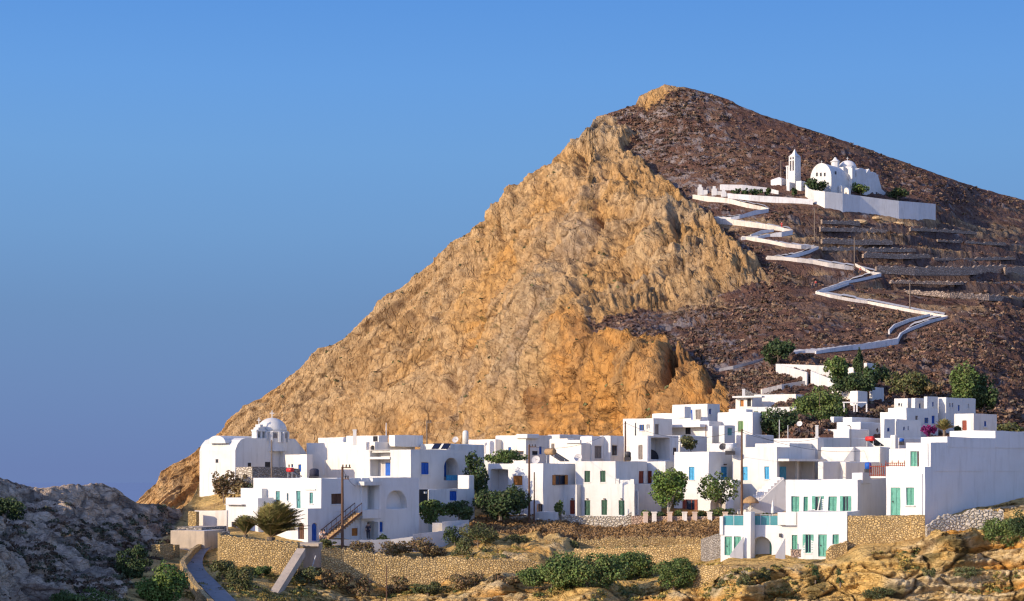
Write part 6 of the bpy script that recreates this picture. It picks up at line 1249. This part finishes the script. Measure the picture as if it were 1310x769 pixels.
tree('vine_thicket', 'flat green vine roof above the orange shutter house', 648, 600, 577, 595, 27, 216, 'leaf_mid', cat='vine', n=2200, size=.16, trunk=False, nb=14, depth=.5)
tree('hedge', 'green hedge in front of the shaded low annexe, left half', 555, 672, 641, 668, 20, 190, 'leaf_mid', cat='hedge', n=2000, size=.15, trunk=False, nb=14, depth=.5); tree('hedge', 'green hedge beside the white garden wall, right half', 587, 668, 641, 666, 18, 191, 'leaf_dark', cat='hedge', n=1700, size=.15, trunk=False, nb=12, depth=.5)
tree('tree', 'round dark tree on the slope just below the lowest path strip', 996, 468, 437, 467, 20, None, 'leaf_dark', n=2400, size=.24, nb=16); tree('tree', 'large rounded green tree in the upper village', 1049, 550, 496, 548, 30, 258, 'leaf_mid', n=5200, size=.2, nb=26)
tree('tree', 'rough dark tree with bare stems left of the large rounded one', 996, 563, 520, 560, 24, 252, 'leaf_dark', n=3200, size=.19, nb=18); tree('tree', 'dark tree filling the gap right of the lamp posts', 1024, 562, 528, 562, 20, 255, 'leaf_dark', n=2200, size=.19, nb=14); tree('tree', 'dark green tree at the right foot of the large rounded tree', 1071, 552, 515, 552, 13, 257, 'leaf_dark', n=1800, size=.19, nb=12)
tree('tree', 'yellowish green round tree beside the white enclosure', 1070, 494, 457, 490, 15, None, 'leaf_mid', n=2000, size=.22, nb=14); tree('cypress', 'dark narrow cypress between the slope huts', 1098, 484, 448, 482, 6.5, None, 'leaf_dark', n=1700, size=.2, nb=12, depth=1); tree('tree', 'flat crowned dark tree over the broken terrace wall', 1090, 510, 478, 504, 27, None, 'leaf_dark', n=3000, size=.21, nb=18, sub=.36)
tree('tree', 'dark tree right of the cypress', 1120, 500, 465, 500, 17, None, 'leaf_dark', n=2300, size=.21, nb=14); tree('tree', 'broad olive-brown acacia on the slope', 1158, 508, 474, 506, 26, None, 'leaf_olive', n=3000, size=.21, nb=18); tree('tree', 'dark low tree right of the broad acacia', 1186, 512, 488, 510, 17, None, 'leaf_brown', n=1700, size=.2, nb=12)
tree('eucalyptus', 'tall loose eucalyptus behind the shaded white house, left half of the pair', 1232, 532, 465, 528, 17, None, 'leaf_mid', n=3400, size=.23, nb=20, depth=.9, ox=2); tree('eucalyptus', 'dark eucalyptus at the right of the pair', 1259, 532, 481, 530, 16, None, 'leaf_dark', n=3000, size=.23, nb=18)
tree('tree', 'dark ball of foliage in front of the hillside church', 1101, 250, 232, 250, 12, None, 'leaf_mid', n=1000, size=.3, nb=8); tree('tree', 'dark hedge-like tree before the church facade', 1043, 246, 228, 247, 14, None, 'leaf_dark', n=1200, size=.3, nb=10); tree('tree', 'dark tree in shade right of the hillside church', 1148, 256, 238, 256, 13, None, 'leaf_dark', n=1000, size=.3, nb=8)
for i, (px, hw) in enumerate(((942, 7), (956, 8), (970, 7), (984, 5), (1015, 4))):
    s = hill_at(px, 249); bush('clipped dark shrub on the plaza below the bell tower', px, 249.5, 241, hw, s[1] - 3, 'leaf_dark', 300, .3, group='dark shrubs on the church plaza', nb=5)
bush('dry grey-brown bush against the domed church wall', 286, 640, 596, 18, 204, 'leaf_brown', 1800, .15); bush('dark brown bush right of the dry one below the church', 312, 635, 608, 14, 202, 'leaf_brown', 1200, .15); bush('dark bush in the shade under the churchyard wall', 326, 645, 614, 14, 199, 'leaf_dark', 1000, .15)
bush('olive bush spreading on the canopy house terrace', 884, 575, 558, 13, 234, 'leaf_olive', 1100, .15); bush('leafy plant at the corner of the blue-shaded house', 717, 661, 641, 7, 201, 'leaf_mid', 700, .12)
for i, (px, yb, yt, hw, lf) in enumerate(((829, 662, 652, 9, 'leaf_mid'), (845, 662, 654, 8, 'leaf_dark'), (866, 662, 653, 10, 'leaf_mid'), (899, 663, 653, 10, 'leaf_dark'), (917, 663, 650, 12, 'leaf_mid'), (935, 663, 651, 9, 'leaf_dark'))): bush('low garden shrub behind the posts of the garden wall', px, yb, yt, hw, 200.5, lf, 500, .12, group='shrubs behind the garden wall', nb=6)
bush('small dark plant on the glass railing terrace', 979, 662, 656, 4.5, 155.5, 'leaf_dark', 250, .09); bush('magenta bougainvillea beside the tall stepped house', 1187.5, 556, 542.5, 8.5, 240, 'flower_magenta', 700, .15, 'bougainvillea', 'bougainvillea')
bush('dark low bush right of the small cube house', 1292, 556, 540, 16, 262, 'leaf_olive', 1000, .18); bush('low dark shrub beside the red-brown door', 1224, 555, 545, 6, 241, 'leaf_dark', 400, .14)
bush('large bright green bush at the bottom left beside the road', 208, 775, 725, 29, 138, 'leaf_bright', 3600, .14, nb=18); bush('dark green bush in the gully left of the pillar', 172, 738, 697, 22, 158, 'leaf_dark', 2200, .15, nb=14); bush('green bush at the bottom edge of the picture below the dark rock', 105, 785, 752, 34, 104, 'leaf_mid', 2400, .11, nb=16); bush('spiky olive bush at the bottom edge right of the rock', 145, 780, 755, 22, 120, 'leaf_olive', 1800, .11, nb=12)
bush('dark shrub at the left edge of the outcrop', 10, 668, 638, 22, 160, 'leaf_dark', 1800, .14, nb=12)
bush('rounded olive shrub under the palm terrace wall, left', 285, 742, 715, 16, 150, 'leaf_olive', 1700, .12, nb=12); bush('rounded olive shrub under the palm terrace wall, middle', 308, 755, 722, 16, 149, 'leaf_olive', 1900, .12, nb=12); bush('rounded olive shrub under the palm terrace wall, right', 331, 738, 722, 15, 150, 'leaf_mid', 1500, .12, nb=10)
for px, yb, yt, hw, Y, lf, lab in ((395, 748, 726, 20, 152, 'leaf_olive', 'greenish scrub right of the concrete ramp'), (428, 752, 728, 22, 151, 'leaf_brown', 'brown dry scrub below the long stone wall, left'), (462, 762, 740, 18, 149, 'leaf_brown', 'dark brown scrub in the rocks at the bottom'), (510, 758, 738, 18, 150, 'leaf_brown', 'dry scrub beside the thin dark post'), (548, 760, 744, 20, 150, 'leaf_olive', 'low scrub on the bottom rocks'), (600, 752, 734, 26, 153, 'leaf_brown', 'long brown scrub below the stone wall, middle'), (650, 748, 735, 22, 154, 'leaf_brown', 'brown scrub left of the green thicket'),
    (420, 702, 690, 12, 168, 'leaf_olive', 'yellowish scrub at the left end of the long wall'), (462, 710, 692, 20, 167, 'leaf_brown', 'rust-brown scrub before the arched veranda house, left'), (505, 714, 692, 24, 167, 'leaf_brown', 'rust-brown scrub before the arched veranda house, middle'), (545, 714, 688, 24, 168, 'leaf_brown', 'rust-brown scrub before the arched veranda house, right'), (490, 702, 686, 10, 171, 'leaf_dark', 'dark green tuft among the rust-brown scrub'), (582, 700, 672, 13, 178, 'leaf_dark', 'dark green small bush under the white garden wall'), (612, 700, 668, 22, 184, 'leaf_olive', 'olive scrub slope under the big dark tree'), (592, 712, 690, 18, 172, 'leaf_olive', 'yellow-green scrub on the slope beside the rocks'), (660, 700, 684, 14, 178, 'leaf_olive', 'low olive scrub among the pale boulders'), (735, 702, 690, 14, 174, 'leaf_olive', 'olive scrub right of the pale boulders')): bush(lab, px, yb, yt, hw, Y, lf, int(60 * hw), .13, nb=9)
tree('thicket', 'long dark green thicket on the bank, left low end', 705, 757, 724, 755, 36, 158, 'leaf_mid', cat='thicket', n=3600, size=.15, trunk=False, nb=18, depth=.6); tree('thicket', 'long dark green thicket on the bank, highest middle part', 752, 752, 703, 752, 48, 157, 'leaf_mid', cat='thicket', n=6500, size=.15, trunk=False, nb=24, depth=.6); tree('thicket', 'long dark green thicket on the bank, right end', 803, 742, 707, 740, 34, 158, 'leaf_mid', cat='thicket', n=3600, size=.15, trunk=False, nb=18, depth=.6); tree('thicket', 'smaller separate green thicket left of the low golden wall', 862, 755, 716, 753, 28, 148, 'leaf_mid', cat='thicket', n=3800, size=.12, trunk=False, nb=20, depth=.6)
tree('thicket', 'green thicket at the right edge in front of the broken wall', 1282, 706, 664, 704, 26, 136, 'leaf_mid', cat='thicket', n=4200, size=.11, trunk=False, nb=20, depth=.7); tree('thicket', 'dark green thicket at the extreme right edge', 1306, 700, 650, 695, 20, 140, 'leaf_dark', cat='thicket', n=2400, size=.11, trunk=False, nb=14)
for px, yb, yt, hw, Y, lf, lab in ((1043, 742, 726, 6, 124, 'leaf_dark', 'small round dark bush on the sandstone face, left of two'), (1075, 745, 728, 7, 123, 'leaf_dark', 'small round dark bush on the sandstone face, right of two'), (948, 758, 732, 10, 124, 'leaf_olive', 'grey-green scrub clump on the sandstone ledge'), (980, 742, 726, 9, 130, 'leaf_olive', 'scrub clump right under the low golden wall'), (1240, 738, 726, 22, 121, 'leaf_olive', 'low mat of scrub on the right hand ledge'), (1188, 742, 722, 8, 121, 'leaf_olive', 'upright weed in the sandstone cleft'), (1125, 768, 752, 18, 112, 'leaf_olive', 'yellow-green mat at the bottom of the sandstone face'), (925, 752, 742, 12, 127, 'leaf_olive', 'tiny scrub below the separate thicket')): bush(lab, px, yb, yt, hw, Y, lf, int(70 * hw), .09, nb=7)
# palms
def palm(label, px, yb, yt, hw, Y, lean, nf, seed, up=.5, group=None, wind=0.0):
    g = np.random.default_rng(seed); k = Y / F; p = P(px, yb, Y); e = thing('palm', label, 'palm', p, group); hgt = (yb - yt) * k; th = hgt * .2; top = p + (lean * .3 * k, 0, th); r = hw * k; mb = MB(); mb.tube([p - (0, 0, .4), (p + top) / 2, top], [.30 * r * .4, .26 * r * .4, .32 * r * .4], 9); mb.build('trunk', 'bark', e); V = []; C = []; st = MB()
    for i in range(nf):
        az = 2 * math.pi * (i * .618034) + g.normal() * .15; el = R(86 - 82 * (i / nf) ** .8 * (1.2 - up)); Lf = r * (1.0 + .25 * g.random()) * (1.15 if el > 1 else 1); d = np.array((math.cos(az) * math.cos(el), math.sin(az) * math.cos(el), math.sin(el))); d = d + np.array((wind, 0, 0)); d /= np.linalg.norm(d); side = np.cross(d, (0, 0, 1.0)); side /= np.linalg.norm(side) + 1e-9; pts = []
        ns = 18
        for j in range(ns + 1): t = j / ns; q = top + d * Lf * t; q[2] -= Lf * .42 * t * t * (1 - .35 * math.sin(el)); q[0] += wind * Lf * .35 * t * t; pts.append(q)
        st.tube([pts[0], pts[ns // 2], pts[-1]], [.035, .025, .008], 4, False)
        for j in range(1, ns):
            q = pts[j]; tg = pts[j + 1] - pts[j - 1]; tg /= np.linalg.norm(tg); ll = Lf * .34 * math.sin(math.pi * (j / ns) ** .7) + .05; 
            for sgn in (-1, 1):
                v = side * sgn * .75 + tg * .75 + np.array((0, 0, -.18 + .25 * g.random())); v /= np.linalg.norm(v); wv = tg * .10 * (r / 1.8); a = q + v * ll
                V += [q - wv, a * 1.0, q + wv, (q + a) / 2 + np.array((0, 0, .03))]; b = .55 + .75 * g.random(); C += [[b * (1.1 if wind else 1), b, b * .9]] * 4
    st.build('frond_stem', 'leaf_olive' if False else 'tan_wood', e); V = np.array(V); Q = np.arange(len(V)).reshape(-1, 4)[:, [0, 3, 1, 2]]; bigmesh('fronds', V, Q, 'leaf_palm', np.array(C), e, False); return e
palm('bushy upright palm on the terrace, smaller left one of the pair', 314, 692, 652, 25, 164, 0, 80, 5, .78); palm('large windswept palm in front of the white house, right one of the pair', 346, 696, 652, 46, 163, 2, 110, 6, .58, None, .24); palm('small dark palm beside the cube house with the red-brown door', 1208, 557, 527, 16, 240, 0, 40, 7, .55)

# ---- uncountable cover: brush on the mountain, dry grass on the field and banks
def cover(name, label, pts, size, leaf, nq, seed, squash=.75, tint=None, lq=.48):
    """many small leafy tufts as one object of cover"""
    g = np.random.default_rng(seed); m = len(pts); d = g.normal(size=(m, nq, 3)); d /= np.linalg.norm(d, axis=2, keepdims=True); d[..., 2] = np.abs(d[..., 2]); s = (size * (.5 + g.random(m) ** 2 * 1.1))[:, None, None]
    c = pts[:, None, :] + d * s * np.array((1, 1, squash)) * (.55 + .45 * g.random((m, nq, 1))); nrm = d + g.normal(size=d.shape) * .5; nrm /= np.linalg.norm(nrm, axis=2, keepdims=True); a = np.cross(nrm, g.normal(size=d.shape)); a /= np.linalg.norm(a, axis=2, keepdims=True); b = np.cross(nrm, a); q = s * lq
    V = np.stack([c - a * q, c - b * q * .8, c + a * q, c + b * q * .8], 2).reshape(-1, 3); base = (.6 + .8 * g.random(m))[:, None, None] * (.8 + .4 * g.random((m, nq, 1))); t = np.ones((m, 1, 3)) if tint is None else tint(g, m)[:, None, :]; C = np.repeat((base * t).reshape(-1, 3), 4, 0)
    o = bigmesh(name, V, np.arange(len(V)).reshape(-1, 4), leaf, C, None, False); return tag(o, label, None, None, 'stuff')
g = np.random.default_rng(5); px, py = g.uniform(745, 1390, 60000), g.uniform(100, 560, 60000); ii = np.clip(np.searchsorted(hill_xs, px), 0, len(hill_xs) - 1); tt = (py - hill_cr[ii]) / (hill_bot[ii] - hill_cr[ii]); ok = (tt > .004) & (tt < .97); ii, tt, px, py = ii[ok], tt[ok], px[ok], py[ok]; jj = np.round(tt * (hillG.shape[0] - 1)).astype(int); pt = hillG[jj, ii]; br = hill_br[jj, ii] > .5
dens = sstep(-.45, .25, fbm(pt * .06 + 3, 3, 91)); path_m = near_path(px, py, 8.0) > .25
path_m |= inpoly(px, py, [(880, 236), (1000, 232), (1035, 245), (1150, 250), (1200, 262), (1200, 282), (1050, 265), (930, 262), (880, 256)])
keep = br & ~path_m & (g.random(len(px)) < (.12 + .6 * dens) * np.where((px > 1010) & (py > 262) & (py < 395), .30, 1)); pp = pt[keep]
def rust_tint(g, m):
    k = g.random(m); t = np.ones((m, 3)); t[k > .72] = (.75, .95, .9); t[k > .88] = (1.5, 1.7, 1.6); t[k < .2] = (.5, .6, .7); return t
cover('brush', 'low rust-brown brush covering the hillside', pp, .55, 'leaf_rust', 20, 6, .7, rust_tint, .40)
px, py = g.uniform(190, 940, 60000), g.uniform(130, 600, 60000); ii = np.clip(np.searchsorted(hill_xs, px), 0, len(hill_xs) - 1); tt = (py - hill_cr[ii]) / (hill_bot[ii] - hill_cr[ii]); ok = (tt > .01) & (tt < .97); ii, tt = ii[ok], tt[ok]; jj = np.round(tt * (hillG.shape[0] - 1)).astype(int); pt = hillG[jj, ii]; nn = fbm(pt * .12, 3, 95)
keep = (hill_br[jj, ii] < .5) & (nn > .18) & (g.random(len(pt)) < .045); cover('cliff_plants', 'scattered dark tufts clinging to the cliff', pt[keep], .5, 'leaf_olive', 12, 8, .8)
def frontpts(poly, n, seed, thr=None, sc_=.4):
    g = np.random.default_rng(seed); P_ = np.array(poly); x = g.uniform(P_[:, 0].min(), P_[:, 0].max(), n); y = g.uniform(P_[:, 1].min(), P_[:, 1].max(), n); ok = inpoly(x, y, poly); x, y = x[ok], y[ok]; i = np.clip(np.searchsorted(front_xs, x), 0, len(front_xs) - 1); t = np.clip((y - front_cr[i]) / (812.0 - front_cr[i]), 0, 1) ** (1 / .9); j = np.round(t * (frontG.shape[0] - 1)).astype(int); p = frontG[j, i]
    return p if thr is None else p[fbm(p * sc_, 3, seed) > thr]
cover('dry_grass', 'dry rust-brown grass on the field below the houses', frontpts([(600, 664), (650, 662), (925, 662), (925, 688), (700, 694), (640, 690), (610, 690)], 9000, 21), .30, 'grass_dry', 14, 22, 1.0, None, .28)
cover('bank_scrub', 'low dry scrub on the banks and rocks', np.concatenate([frontpts([(385, 700), (640, 690), (700, 700), (900, 690), (930, 720), (1000, 735), (900, 769), (385, 775)], 6000, 23, .2), frontpts([(900, 728), (1310, 690), (1310, 775), (900, 775)], 2600, 24, .3), frontpts([(225, 715), (330, 730), (420, 735), (420, 775), (225, 775)], 1500, 25, .05)]), .28, 'leaf_olive', 26, 26, .7, lambda g, m: np.where(g.random((m, 1)) < .7, np.array([[2.3, 1.7, 1.2]]), np.array([[.8, .95, .8]])), .26)
cover('outcrop_scrub', 'dark low scrub on the shaded outcrop', frontpts([(-50, 620), (220, 650), (220, 700), (150, 769), (-50, 769)], 6000, 27, .12, .3), .36, 'leaf_rust', 24, 28, .7, lambda g, m: np.where(g.random((m, 1)) < .5, np.array([[.8, .9, .8]]), np.array([[.5, .9, .7]])), .26)
